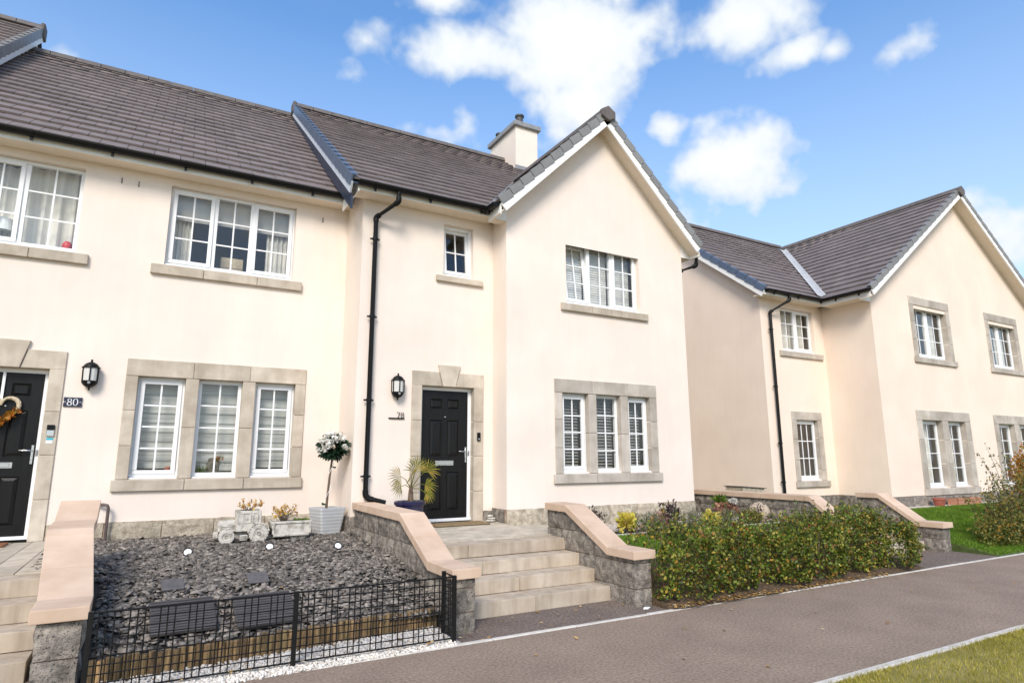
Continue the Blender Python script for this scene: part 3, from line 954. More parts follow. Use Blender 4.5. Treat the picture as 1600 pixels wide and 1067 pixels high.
# ground-floor window of three lights between stone mullions
wA3 = None
for i, (a, b) in enumerate(GA):
    w_ = window(hA, a, b, 1.345, 2.745, YA, [(a, b, 'f' if i == 1 else 'c')], 4, 2, dress='stripe')
    if i == 0: wA3 = w_
stones(wA3, [(-.415, .415, 2.742, 2.984), (.415, 1.17, 2.742, 2.984), (1.17, 1.983, 2.742, 2.984)], YA - .022, YA + .12, M['trim'])
for (p, q, cuts) in ((-.415, -.262, (1.345, 1.79, 2.27, 2.742)), (.322, .494, (1.345, 2.05, 2.742)), (1.075, 1.256, (1.345, 2.055, 2.742)), (1.827, 1.983, (1.345, 1.79, 2.27, 2.742))):
    stones(wA3, [(p, q, c, d) for c, d in zip(cuts[:-1], cuts[1:])], YA - .02, YA + .12, M['trim'])
sill(wA3, [-.455, .417, 1.18, 2.0], 1.19, 1.343, YA, M['trim'], .05)
# door of 80
dA = door(hA, -2.12, -1.262, .625, 2.772, YA, .11)
door_surround(hA, YA, -2.285, -1.097, .60, 3.013, -2.12, -1.262, 2.775, M['trim'])
plinth_run(hA, -1.09, 2.50, YA - .015, .40, .80, 3, (.58, .74))
# eaves
MB().box(-2.95, 2.52, -.285, -.262, 5.715, 5.845).build('fascia', M['fascia'], hA, bevel=.003)
MB().box(-2.95, 2.52, -.262, -.002, 5.715, 5.735).build('soffit', M['soffit'], hA)
gutter(hA, (-2.9, -.352, 5.835), (2.44, -.352, 5.835))
# roof
sA = Vector((0, RA[0] - EA[0], RA[1] - EA[1]))
roofA = MB()
roofA.prism([(EA[0] + .02, EA[1] - .06), (EA[0] + .02, EA[1] - .02), (RA[0], RA[1] - .02), (10.3, EA[1] - .02), (10.3, EA[1] - .06), (RA[0], RA[1] - .08)], 'x', -3.0, 2.5)
rA = roofA.build('roof', M['flash'], hA)
lay_tiles(rA, tile_field((-3.0, EA[0], EA[1]), (1, 0, 0), sA, 5.45, sA.length))
ridge_run(rA, (-3.05, RA[0], RA[1] + .03), (2.3, RA[0], RA[1] + .03))
# render drip studs on the wall
for xx, zz in ((-.52, 5.52), (-.73, 5.53), (2.1, 5.48)):
    MB().box(xx - .006, xx + .006, -.012, 0, zz - .04, zz + .04).build('vent_stud', M['brown'], hA)
# overflow pipe
MB().tube([(-.60, -.02, 1.03), (-.50, -.08, 1.03), (-.455, -.10, 1.02), (-.44, -.10, .99), (-.44, -.10, .54)], .02, 12).build('overflow_pipe', M['brown'], hA, smooth=True)

# ---------------- house 78 (middle)
hB = thing('terraced_house', (5.6, 3.5, .55), 'cream house with front gable, number 78 and black door between stone walls', 'house', 'cream rendered terraced houses')
YB, YG = -.903, -1.387
XL, XG, XR = 2.52, 4.796, 8.756
EB, RB = (-1.27, 5.72), (4.6, 10.02)
slB = (RB[1] - EB[1]) / (RB[0] - EB[0])
AX, AZ, SG = 6.776, 7.90, .98
holesB = [(3.884, 4.424, 4.555, 5.454), (3.552, 4.455, .79, 2.735)]
holesG = [(5.987, 7.647, 4.241, 5.422), (5.852, 7.765, 1.362, 2.690)]


def exB(mb):
    holed(mb, XG, XR, .835, 5.30, YG, holesG)
    mb.add([(XG, YG, 5.30), (XR, YG, 5.30), (XR, YG, AZ - .07 - SG * (XR - AX)), (AX, YG, AZ - .1), (XG, YG, AZ - .07 - SG * (AX - XG))], [(0, 1, 2, 3, 4)])
    mb.quad((XG, YB, .835), (XG, YG, .835), (XG, YG, 5.9), (XG, YB, 5.9))
    # left flank over the lower neighbour, right gable end
    zl = lambda y: EB[1] + slB * (y - EB[0]) - .08
    mb.add([(XL, 9.8, .5), (XL, YB, .5), (XL, YB, zl(YB)), (XL, RB[0], zl(RB[0])), (XL, 9.8, zl(RB[0]) - slB * (9.8 - RB[0]))], [(0, 1, 2, 3, 4)])
    mb.add([(XR, YG, .5), (XR, 9.8, .5), (XR, 9.8, zl(RB[0]) - slB * (9.8 - RB[0])), (XR, RB[0], zl(RB[0])), (XR, YB, zl(YB)), (XR, YG, 5.85)], [(0, 1, 2, 3, 4, 5)])
    mb.quad((XL, 9.8, .5), (XR, 9.8, .5), (XR, 9.8, 6.0), (XL, 9.8, 6.0))


shell(hB, XL, XG, YB, 9.8, .79, 5.62, M['render'], holesB, exB)
inn = MB()
for (a, b) in ((.60, 3.1), (3.4, 5.55)):
    inn.quad((2.6, 2.4, a), (8.7, 2.4, a), (8.7, 2.4, b), (2.6, 2.4, b))
    inn.quad((8.7, -1.2, a), (8.7, 2.4, a), (8.7, 2.4, b), (8.7, -1.2, b))
    for q in (a, b):
        inn.quad((2.6, -.70, q), (4.94, -.70, q), (4.94, 2.4, q), (2.6, 2.4, q))
        inn.quad((4.96, -1.2, q), (8.7, -1.2, q), (8.7, 2.4, q), (4.96, 2.4, q))
    inn.quad((4.95, -1.2, a), (4.95, 2.4, a), (4.95, 2.4, b), (4.95, -1.2, b))
inn.build('interior', M['plaster'], hB)
wB1 = window(hB, 3.884, 4.424, 4.555, 5.454, YB, [(3.9, 4.4, 'c', 6)], 2, 2, dress='none')
sill(wB1, [3.747, 4.595], 4.449, 4.552, YB, M['trim'])
wB2 = window(hB, 5.987, 7.647, 4.241, 5.422, YG, [(6.03, 6.48, 'c', 7), (6.59, 7.0, 'f'), (7.10, 7.6, 'c')], 3, 2, dress='ven_white')
sill(wB2, [5.856, 6.5, 7.17, 7.795], 4.104, 4.238, YG, M['trim'])
wB3 = None
for i, (a, b) in enumerate(((5.852, 6.39), (6.555, 7.085), (7.255, 7.765))):
    w_ = window(hB, a, b, 1.362, 2.690, YG, [(a, b, 'f' if i == 1 else 'c')], 4, 2, dress='ven_grey')
    if i == 0: wB3 = w_
stones(wB3, [(5.701, 6.475, 2.687, 2.919), (6.475, 7.18, 2.687, 2.919), (7.18, 7.925, 2.687, 2.919)], YG - .022, YG + .12, M['trim_grey'])
for (p, q, cuts) in ((5.701, 5.855, (1.362, 1.777, 2.244, 2.687)), (6.387, 6.558, (1.362, 2.025, 2.687)), (7.082, 7.258, (1.362, 2.02, 2.687)), (7.762, 7.925, (1.362, 1.79, 2.25, 2.687))):
    stones(wB3, [(p, q, c, d) for c, d in zip(cuts[:-1], cuts[1:])], YG - .02, YG + .12, M['trim_grey'])
sill(wB3, [5.66, 6.515, 7.22, 7.98], 1.206, 1.359, YG, M['trim_grey'], .05)
dB = door(hB, 3.552, 4.455, .655, 2.732, YB, .10)
door_surround(hB, YB, 3.39, 4.624, .60, 2.957, 3.552, 4.455, 2.735, M['trim'])
plinth_run(hB, 4.63, XG - .02, YB - .015, .45, .80, 5, (.3, .4), M['granite'])
plinth_run(hB, YG + .05, YB - .03, XG - .012, .45, .83, 6, (.3, .5), M['granite'], face='x')
plinth_run(hB, XG - .01, XR, YG - .012, .40, .835, 7, (.58, .8))
plinth_run(hB, YB + .02, -.03, XL - .012, .42, .80, 9, (.3, .45), M['granite'], face='x')
plinth_run(hB, XL + .003, 3.38, YB - .015, .45, .80, 8, (.3, .4), M['granite'])
# eaves of the main front
MB().box(2.36, 4.62, -1.215, -1.192, 5.60, 5.72).build('fascia', M['fascia'], hB, bevel=.003)
MB().box(2.36, 4.70, -1.192, YB - .002, 5.60, 5.62).build('soffit', M['soffit'], hB)
MB().box(2.34, 2.36, -1.215, -.30, 5.58, 5.76).build('eave_box', M['fascia'], hB)
gutter(hB, (2.33, -1.285, 5.71), (4.60, -1.285, 5.71))
# roofs
zm = lambda y: EB[1] + slB * (y - EB[0])
zg = lambda x: AZ - SG * abs(x - AX)
VX = 2.24
YJ = EB[0] + (AZ - EB[1]) / slB
rf = MB()
rf.prism([(EB[0] + .02, EB[1] - .06), (EB[0] + .02, EB[1] - .02), (RB[0], RB[1] - .02), (10.4, EB[1] - .02), (10.4, EB[1] - .06), (RB[0], RB[1] - .08)], 'x', VX + .02, XR + .2)
rB = rf.build('roof', M['flash'], hB)
rg = MB(); GL, GR_ = 4.53, 9.022
rg.prism([(GL + .02, zg(GL) - .06), (GL + .02, zg(GL) - .02), (AX, AZ - .02), (GR_ - .02, zg(GR_) - .02), (GR_ - .02, zg(GR_) - .06), (AX, AZ - .09)], 'y', -1.63, YJ)
rG = rg.build('gable_roof', M['flash'], hB)
sB = Vector((0, RB[0] - EB[0], RB[1] - EB[1]))
tilesB = tile_field((VX + .01, EB[0], EB[1]), (1, 0, 0), sB, XR + .2 - VX, sB.length,
                    keep=lambda c: not (c.y < YJ and zg(c.x) - zm(c.y) > .10))
tilesG = tile_field((GL, -1.66, zg(GL)), (0, 1, 0), (AX - GL, 0, AZ - zg(GL)), YJ + 1.66, math.hypot(AX - GL, AZ - zg(GL)),
                    keep=lambda c: not (zm(c.y) - zg(c.x) > .10))
tilesG2 = tile_field((GR_, -1.66, zg(GR_)), (0, 1, 0), (AX - GR_, 0, AZ - zg(GR_)), YJ + 1.66, math.hypot(AX - GR_, AZ - zg(GR_)),
                     keep=lambda c: not (zm(c.y) - zg(c.x) > .10))
lay_tiles(rB, tilesB, 230, vis=lambda c: c.x < AX + .8 and not (c.y < YJ and c.x > AX))
lay_tiles(rG, tilesG + tilesG2, 70, vis=lambda c: c.x < AX)
ridge_run(rB, (VX - .02, RB[0], RB[1] + .03), (8.02, RB[0], RB[1] + .03))
ridge_run(rG, (AX, -1.70, AZ + .03), (AX, YJ + .1, AZ + .03))
# apex end block
MB().prism([(AX - .155, AZ - .10), (AX - .155, AZ + .03), (AX, AZ + .125), (AX + .155, AZ + .03), (AX + .155, AZ - .10), (AX, AZ - .17)], 'y', -1.745, -1.66).build('ridge_end', M['ridge'], rG, bevel=.008)
verge_caps(hB, (GL, -1.66, zg(GL)), (AX, -1.66, AZ), (0, -1, 0), M['verge'], unit=.29, bdepth=.15)
verge_caps(hB, (GR_, -1.66, zg(GR_)), (AX, -1.66, AZ), (0, -1, 0), M['verge'], unit=.29, bdepth=.15)
for sgn, xe in ((1, GL), (-1, GR_)):        # sloping soffit behind the barge boards
    zz = zg(xe) - .20
    MB().add([(xe, -1.645, zz), (AX, -1.645, AZ - .20), (AX, YG, AZ - .20), (xe, YG, zz),
              (xe, -1.645, zz + .02), (AX, -1.645, AZ - .18), (AX, YG, AZ - .18), (xe, YG, zz + .02)],
             [(0, 1, 2, 3), (7, 6, 5, 4), (0, 4, 5, 1), (2, 6, 7, 3), (0, 3, 7, 4), (1, 5, 6, 2)]).build('sloping_soffit', M['soffit'], hB)
# eave returns of the gable
for xa, xb in ((GL + .02, XG - .002), (GR_ - .02, XR + .002)):
    z0_ = zg(xa) - .2
    MB().prism([(xa, z0_ - .012), (xb, z0_ - .012), (xb, zg(xb) - .19), (xa, z0_ + .01)], 'y', YG - .012, YG + .003).build('eave_end', M['fascia'], hB)
MB().box(GL + .04, XG - .002, YG + .004, YB - .295, zg(GL) - .20, zg(GL) - .18).build('soffit', M['soffit'], hB)
MB().box(GL + .015, GL + .04, -1.64, -1.22, zg(GL) - .20, zg(GL) - .03).build('fascia', M['fascia'], hB)
MB().box(XR + .002, GR_ - .04, YG + .004, 3.0, zg(GR_) - .20, zg(GR_) - .18).build('soffit', M['soffit'], hB)
MB().box(GR_ - .04, GR_ - .015, -1.64, 3.0, zg(GR_) - .20, zg(GR_) - .03).build('fascia', M['fascia'], hB)
gutter(hB, (GL - .045, -1.62, 5.685), (GL - .045, -1.22, 5.685), brackets=5)
hip_valley(rB, (GL + .06, EB[0] + .02, 5.76), (AX, YJ, AZ), .05, .03, M['lead'])
# left verge over the lower roof
verge_caps(hB, (VX, EB[0], EB[1]), (VX, RB[0], RB[1]), (-1, 0, 0), M['verge_dark'], unit=.33, cap=.17, boardmat=M['verge_board'], bdepth=.18)
MB().add([(VX - .01, EB[0] + .03, EB[1] - .46), (VX - .01, RB[0], RB[1] - .46), (VX - .01, RB[0], RB[1] - .25), (VX - .01, EB[0] + .03, EB[1] - .25),
          (VX + .02, EB[0] + .03, EB[1] - .46), (VX + .02, RB[0], RB[1] - .46), (VX + .02, RB[0], RB[1] - .25), (VX + .02, EB[0] + .03, EB[1] - .25)],
         [(0, 1, 2, 3), (7, 6, 5, 4), (0, 4, 5, 1), (3, 2, 6, 7), (0, 3, 7, 4), (1, 5, 6, 2)]).build('flashing', M['flash'], hB)
MB().box(VX - .05, VX + .03, RB[0] - .15, RB[0] + .15, RB[1] - .20, RB[1] + .08).build('ridge_end', M['ridge'], rB, bevel=.02)
# downpipe of 78
downpipe(hB, [(2.955, -1.285, 5.66), (2.955, -1.285, 5.50), (2.70, -.985, 5.30), (2.70, -.985, 1.10), (2.74, -.995, 1.05), (2.98, -1.06, .985)],
         clips=[(2.70, -.985, z) for z in (4.95, 3.72, 2.46, 1.36)])
downpipe(hB, [(9.06, -1.50, 5.52), (9.06, -1.48, 5.36), (8.83, -1.25, 5.27), (8.83, -1.25, 1.0)], clips=[])
# chimney
ch = MB().box(8.02, 8.73, 3.85, 5.35, 8.6, 10.76).build('chimney', M['render'], hB, bevel=.004)
MB().box(7.94, 8.81, 3.77, 5.43, 10.76, 10.90).build('chimney_cap', M['lead'], ch, bevel=.01)
for yy in (3.98, 5.15):
    MB().lathe([(.10, 0), (.125, .02), (.125, .06), (.10, .08), (.10, .22), (.13, .235), (.13, .28), (.10, .29), (.085, .28), (.085, .1)], (8.22, yy, 10.90), 20).build('chimney_pot', M['pot_metal'], ch, smooth=True)
MB().box(8.0, 8.75, 3.83, 3.85, zm(3.85) - .05, zm(3.85) + .12).build('chimney_flashing', M['lead'], ch)

# ---------------- house at the left edge
hC = thing('terraced_house', (-6, 4, .5), 'house at the far left edge, only its higher roof corner showing', 'house', 'cream rendered terraced houses')
EC, RC = (-.35, 6.15), (5.4, 10.72)
VC = -2.88
mb = MB()
mb.quad((-9, .02, .5), (-2.96, .02, .5), (-2.96, .02, 6.0), (-9, .02, 6.0))
mb.add([(-2.96, .02, .5), (-2.96, 11, .5), (-2.96, 11, 6), (-2.96, RC[0], RC[1] - .12), (-2.96, .02, 6.2)], [(0, 1, 2, 3, 4)])
mb.build('wall', M['render_rh'], hC)
sC = Vector((0, RC[0] - EC[0], RC[1] - EC[1]))
rC = MB().prism([(EC[0], EC[1] - .06), (EC[0], EC[1] - .02), (RC[0], RC[1] - .02), (11, EC[1] - .02), (11, EC[1] - .06), (RC[0], RC[1] - .08)], 'x', -9, VC - .02).build('roof', M['flash'], hC)
lay_tiles(rC, tile_field((-7.5, EC[0], EC[1]), (1, 0, 0), sC, VC - .01 + 7.5, sC.length), 110, vis=lambda c: c.x > -4.2 and c.y > 2.2)
ridge_run(rC, (-7.5, RC[0], RC[1] + .03), (VC + .03, RC[0], RC[1] + .03))
verge_caps(hC, (VC, EC[0], EC[1]), (VC, RC[0], RC[1]), (1, 0, 0), M['verge'], unit=.33, cap=.18, bdepth=.20)
MB().box(VC - .02, VC + .06, RC[0] - .15, RC[0] + .15, RC[1] - .2, RC[1] + .1).build('ridge_end', M['ridge'], rC, bevel=.02)

# ---------------- house on the right
hD = thing('detached_house', (18, 4, .4), 'buff rendered house at right with wide front gable and stone framed windows', 'house')
XM, XQ, XE = 12.65, 15.08, 24.22
YM, YQ = -.07, -1.39
ED, RD = (-.42, 5.60), (4.3, 9.26)
DX, DZ, SD = 19.65, 9.20, .718
zmd = lambda y: ED[1] + (RD[1] - ED[1]) / (RD[0] - ED[0]) * (y - ED[0])
zgd = lambda x: DZ - SD * abs(x - DX)
holM = [(13.40, 14.68, 4.235, 5.345), (13.66, 14.48, 1.06, 2.53)]
holQ = [(16.98, 18.56, 4.16, 5.55), (20.92, 22.5, 4.16, 5.55), (16.74, 17.68, .86, 2.54), (17.96, 18.84, .86, 2.54), (20.66, 21.60, .86, 2.54), (21.88, 22.76, .86, 2.54)]


def exD(mb):
    holed(mb, XQ, XE, .70, 5.45, YQ, holQ)
    mb.add([(XQ, YQ, 5.45), (XE, YQ, 5.45), (XE, YQ, zgd(XE) - .09), (DX, YQ, DZ - .1), (XQ, YQ, zgd(XQ) - .09)], [(0, 1, 2, 3, 4)])
    mb.quad((XQ, YM, .70), (XQ, YQ, .70), (XQ, YQ, 5.8), (XQ, YM, 5.8))
    mb.add([(XM, 9, .3), (XM, YM, .3), (XM, YM, zmd(YM) - .09), (XM, RD[0], RD[1] - .1), (XM, 9, zmd(RD[0] - (9 - RD[0])) - .09)], [(0, 1, 2, 3, 4)])
    mb.quad((XE, YQ, .3), (XE, 9, .3), (XE, 9, 6), (XE, YQ, 6))
    mb.quad((XM, 9, .3), (XE, 9, .3), (XE, 9, 6), (XM, 9, 6))


shell(hD, XM, XQ, YM, 9, .70, 5.5, M['render_rh'], holM, exD)
inn = MB()
for (a, b) in ((.5, 3.0), (3.3, 5.62)):
    inn.quad((12.8, 2.4, a), (24, 2.4, a), (24, 2.4, b), (12.8, 2.4, b))
    for q in (a, b):
        inn.quad((12.8, .15, q), (15.2, .15, q), (15.2, 2.4, q), (12.8, 2.4, q))
        inn.quad((15.25, -1.15, q), (24, -1.15, q), (24, 2.4, q), (15.25, 2.4, q))
    inn.quad((15.22, -1.15, a), (15.22, 2.4, a), (15.22, 2.4, b), (15.22, -1.15, b))
    inn.quad((19.7, -1.2, a), (19.7, 2.4, a), (19.7, 2.4, b), (19.7, -1.2, b))
inn.build('interior', M['plaster'], hD)
w_ = window(hD, 13.40, 14.68, 4.235, 5.345, YM, [(13.45, 14.02, 'f'), (14.06, 14.63, 'c')], 3, 2, dress='curf')
sill(w_, [13.25, 14.94], 4.09, 4.232, YM, M['trim_grey'])
w_ = window(hD, 13.66, 14.48, 1.06, 2.53, YM, [(13.7, 14.44, 'c')], 3, 3, dress='none')
stones(w_, [(13.49, 14.66, 2.527, 2.735), (13.49, 13.663, 1.06, 1.55), (13.49, 13.663, 1.55, 2.05), (13.49, 13.663, 2.05, 2.527), (14.477, 14.66, 1.06, 1.3), (14.477, 14.66, 1.3, 2.1), (14.477, 14.66, 2.1, 2.527)], YM - .022, YM + .12, M['trim_grey'])
sill(w_, [13.45, 14.74], .912, 1.057, YM, M['trim_grey'])
for (p, q) in ((16.98, 18.56), (20.92, 22.5)):
    md = (p + q) / 2
    w_ = window(hD, p, q, 4.16, 5.55, YQ, [(p, md - .04, 'c'), (md + .04, q, 'c')], 3, 2, dress=['curf', 'curr'], recess=.13)
    stones(w_, [(p - .19, md, 5.547, 5.77), (md, q + .19, 5.547, 5.77)] + [(u - (.19 if u == p else .003), u + (.19 if u == q else .003), a, b) for u in (p, q) for a, b in ((4.16, 4.62), (4.62, 5.1), (5.1, 5.547))], YQ - .022, YQ + .14, M['trim_grey'])
    sill(w_, [p - .23, md, q + .25], 4.01, 4.157, YQ, M['trim_grey'])
for (p, q, p2, q2) in ((16.74, 17.68, 17.96, 18.84), (20.66, 21.60, 21.88, 22.76)):
    w_ = window(hD, p, q, .86, 2.54, YQ, [(p, q, 'c')], 4, 2, dress='curf', recess=.13)
    window(hD, p2, q2, .86, 2.54, YQ, [(p2, q2, 'c')], 4, 2, dress='curf', recess=.13)
    xs_ = [p - .24, p + .38, (q + p2) / 2 - .1, p2 + .42, q2 + .26]
    stones(w_, [(a, b, 2.537, 2.785) for a, b in zip(xs_[:-1], xs_[1:])], YQ - .022, YQ + .14, M['trim_grey'])
    for (u, v) in ((p - .24, p + .003), (q - .003, p2 + .003), (q2 - .003, q2 + .26)):
        stones(w_, [(u, v, a, b) for a, b in ((.86, 1.45), (1.45, 2.05), (2.05, 2.537))], YQ - .02, YQ + .14, M['trim_grey'])
    sill(w_, [p - .27, p + .5, p2 + .2, q2 + .3], .69, .857, YQ, M['trim_grey'], .05)
plinth_run(hD, XM, XQ - .02, YM - .012, .2, .70, 21, (.5, .9), M['granite'])
plinth_run(hD, YQ + .02, YM, XQ - .012, .2, .70, 22, (.5, .9), M['granite'], face='x')
plinth_run(hD, XQ - .01, XE, YQ - .012, .2, .69, 23, (.5, .9), M['granite'])
MB().box(XM - .2, 14.75, -.38, -.355, 5.49, 5.61).build('fascia', M['fascia'], hD, bevel=.003)
MB().box(XM - .2, 14.9, -.355, YM, 5.49, 5.51).build('soffit', M['soffit'], hD)
gutter(hD, (XM - .15, -.445, 5.605), (14.62, -.445, 5.605))
DL, DR = 14.64, 24.66
gutter(hD, (DL - .045, -1.66, zgd(DL) - .01), (DL - .045, -.40, zgd(DL) - .01), brackets=.6)
MB().box(DL + .015, DL + .04, -1.66, -.36, zgd(DL) - .16, zgd(DL) - .03).build('fascia', M['fascia'], hD)
MB().box(DL + .04, XQ - .002, YQ + .004, -.36, zgd(DL) - .16, zgd(DL) - .14).build('soffit', M['soffit'], hD)
z0_ = zgd(DL) - .2
MB().prism([(DL + .02, z0_ - .012), (XQ - .002, z0_ - .012), (XQ - .002, zgd(XQ) - .19), (DL + .02, z0_ + .02)], 'y', YQ - .012, YQ + .003).build('eave_end', M['fascia'], hD)
rD = MB().prism([(ED[0] + .02, ED[1] - .06), (ED[0] + .02, ED[1] - .02), (RD[0], RD[1] - .02), (9.2, ED[1] - .02), (9.2, ED[1] - .06), (RD[0], RD[1] - .08)], 'x', XM - .2, 26).build('roof', M['flash'], hD)
rD2 = MB().prism([(DL + .02, zgd(DL) - .06), (DL + .02, zgd(DL) - .02), (DX, DZ - .02), (DR - .02, zgd(DR) - .02), (DR - .02, zgd(DR) - .06), (DX, DZ - .09)], 'y', -1.66, 4.2).build('gable_roof', M['flash'], hD)
sD = Vector((0, RD[0] - ED[0], RD[1] - ED[1]))
lay_tiles(rD, tile_field((XM - .2, ED[0], ED[1]), (1, 0, 0), sD, 10.0, sD.length, keep=lambda c: not (zgd(c.x) - zmd(c.y) > .03)), 110)
YDJ = 4.2
lay_tiles(rD2, tile_field((DL, -1.69, zgd(DL)), (0, 1, 0), (DX - DL, 0, DZ - zgd(DL)), YDJ + 1.69, math.hypot(DX - DL, DZ - zgd(DL)), keep=lambda c: not (zmd(c.y) - zgd(c.x) > .12))
          + tile_field((DR, -1.69, zgd(DR)), (0, 1, 0), (DX - DR, 0, DZ - zgd(DR)), YDJ + 1.69, math.hypot(DX - DR, DZ - zgd(DR)), keep=lambda c: not (zmd(c.y) - zgd(c.x) > .12)), 190, vis=lambda c: c.x < DX)
ridge_run(rD, (XM - .2, RD[0], RD[1] + .03), (DX - .1, RD[0], RD[1] + .03))
ridge_run(rD2, (DX, -1.74, DZ + .03), (DX, 4.2, DZ + .03))
MB().prism([(DX - .155, DZ - .10), (DX - .155, DZ + .03), (DX, DZ + .125), (DX + .155, DZ + .03), (DX + .155, DZ - .10), (DX, DZ - .17)], 'y', -1.775, -1.70).build('ridge_end', M['ridge'], rD2, bevel=.008)
verge_caps(hD, (DL, -1.69, zgd(DL)), (DX, -1.69, DZ), (0, -1, 0), M['verge'], unit=.33, bdepth=.15, cap=.12)
verge_caps(hD, (DR, -1.69, zgd(DR)), (DX, -1.69, DZ), (0, -1, 0), M['verge'], unit=.33, bdepth=.15, cap=.12)
verge_caps(hD, (XM - .2, ED[0], ED[1]), (XM - .2, RD[0], RD[1]), (-1, 0, 0), M['verge_dark'], unit=.33, cap=.14, bdepth=.16)
for xe in (DL, DR):
    zz = zgd(xe) - .2
    MB().add([(xe, -1.675, zz), (DX, -1.675, DZ - .2), (DX, YQ, DZ - .2), (xe, YQ, zz), (xe, -1.675, zz + .02), (DX, -1.675, DZ - .18), (DX, YQ, DZ - .18), (xe, YQ, zz + .02)],
             [(0, 1, 2, 3), (7, 6, 5, 4), (0, 4, 5, 1), (2, 6, 7, 3), (0, 3, 7, 4), (1, 5, 6, 2)]).build('sloping_soffit', M['soffit'], hD)
MB().box(XM - .2, XM, -.36, 4.0, 5.3, 5.32).build('verge_soffit', M['fascia'], hD) if False else None
hip_valley(rD, (14.72, -.36, 5.66), (DX - .35, 3.95, 8.98), .10, .085, M['valley'])
downpipe(hD, [(13.30, -.445, 5.55), (13.30, -.445, 5.42), (12.92, -.15, 5.14), (12.92, -.15, .75)], clips=[(12.92, -.15, z) for z in (4.7, 3.3, 1.95, 1.05)])


# ================================================================== GARDEN WALLS AND STEPS
def pl(prof, y):
    return float(np.interp(y, [p[0] for p in prof], [p[1] for p in prof]))


def cheek(label, X0, X1, prof, cuts, zb=-.04, sh=lambda y: 0.0, seed=1, pier=None, rear_open=False, group='stone garden walls with pink coping'):
    y0, y1 = prof[0][0], prof[-1][0]
    t = thing('garden_wall', ((X0 + X1) / 2, (y0 + y1) / 2, 0), label, 'garden wall', group)

    def fin(mb, name, mat, bev=0, raw=False):
        mb.v = [(x + sh(y), y, z) for x, y, z in mb.v]
        return mb.raw(name, mat, t) if raw else mb.build(name, mat, t, bevel=bev, seg=2)
    TH = .092
    bounds = [y0] + list(cuts) + [y1]
    for a, b in zip(bounds[:-1], bounds[1:]):
        ys = [a + .0025] + [p[0] for p in prof if a + .01 < p[0] < b - .01] + [b - .0025]
        poly = [(y, pl(prof, y)) for y in ys] + [(y, pl(prof, y) - TH) for y in ys[::-1]]
        fin(MB().prism(poly, 'x', X0, X1), 'coping_stone', M['coping'], .007)
    bx0, bx1, by0 = X0 + .042, X1 - .042, y0 + .045
    top = lambda x, y: pl(prof, y) - TH - .004
    # mortar heart
    ys = [by0 + .02] + [p[0] for p in prof if by0 + .05 < p[0] < y1 - .05] + [y1 - .02]
    poly = [(y, pl(prof, y) - TH - .012) for y in ys] + [(y1 - .02, zb), (by0 + .02, zb)]
    fin(MB().prism(poly, 'x', bx0 + .014, bx1 - .014), 'mortar_core', M['mortar'])
    r = random.Random(seed)
    z = zb; ci = 0; k = 0
    zmx = max(p[1] for p in prof) - TH
    while z < zmx - .03:
        h = r.choice([.22, .25, .27])
        if z + h > zmx - .06: h = zmx - z
        y = by0
        while y < y1 - .04:
            L_ = r.uniform(.26, .48)
            if y == by0 and pier: L_ = pier
            if y1 - (y + L_) < .15: L_ = y1 - y
            lim = max(top(0, y), top(0, min(y + L_, y1)))
            if lim > z + .035:
                mb = rough_box(bx0, bx1, y + .006, y + L_ - .006, z + .006, z + h - .006, seed * 131 + k, .028, .07, zmax=top)
                fin(mb, 'wall_stone', M['granite'], raw=True)
            y += L_; k += 1
        z += h; ci += 1
    return t


HP = [(-4.42, .58), (-3.86, .58), (-3.0, 1.0)]
CLp = [(-4.42, .58), (-3.79, .58), (-2.92, .99), (-.93, 1.0)]
CRp = [(-4.42, .588), (-3.93, .588), (-3.09, 1.01), (-2.60, 1.015)]
cheek('long stepped stone wall with pink coping left of the number 78 steps', 2.53, 2.83, CLp, (-3.8, -3.38, -2.7, -1.8), seed=3, pier=.30)
cheek('short stone wall with sloping pink coping between steps and low hedge', 4.712, 5.03, CRp, (-3.95, -3.55, -2.98), seed=4, pier=.30)
C8p = [(-4.42, .58), (-4.03, .58), (-3.02, 1.0), (-2.35, 1.02), (-1.95, 1.19)]
shA = lambda y: -.125 * max(0.0, min(1.0, (y + 4.1) / 1.2)) - .015 * max(0, y + 2.9)
cheek('stone wall with pink coping at the left edge beside the number 80 steps', -.64, -.29, C8p, (-3.62, -3.12, -2.72), sh=shA, seed=5, pier=.34)
RHp = [(-3.98, .49), (-3.55, .49), (-2.88, .945), (-2.45, .945)]
RHp1 = [(-3.98, .49), (-3.62, .49), (-2.98, .965), (-.2, .975)]
cheek('far stone wall running back beside the middle house, coping high then dropping', 9.8, 10.12, RHp1, (-3.6, -3.2, -2.9, -2.0, -1.1), seed=6)
cheek('short stone wall with pink coping beside the right house lawn', 11.98, 12.30, RHp, (-3.56, -3.2, -2.8), seed=7)


def stair(label, X0, X1, nos, rise, z0=0.0, joints=None, tread=.36, top_tread=.31):
    t = thing('front_steps', ((X0 + X1) / 2, nos[0], z0), label, 'steps', 'flights of concrete front steps')
    for k, y in enumerate(nos):
        j = X0 + (X1 - X0) * (joints[k] if joints else .45)
        for a, b in ((X0, j), (j, X1)):
            dz = rng.uniform(-.003, .003)
            MB().box(a + .003, b - .003, y + rng.uniform(-.004, .004), y + (tread if k < len(nos) - 1 else top_tread), z0 + rise * k + .004 - (.06 if k == 0 else 0), z0 + rise * (k + 1) + dz).build('step_block', M['step'], t, bevel=.006, seg=2)
    return t


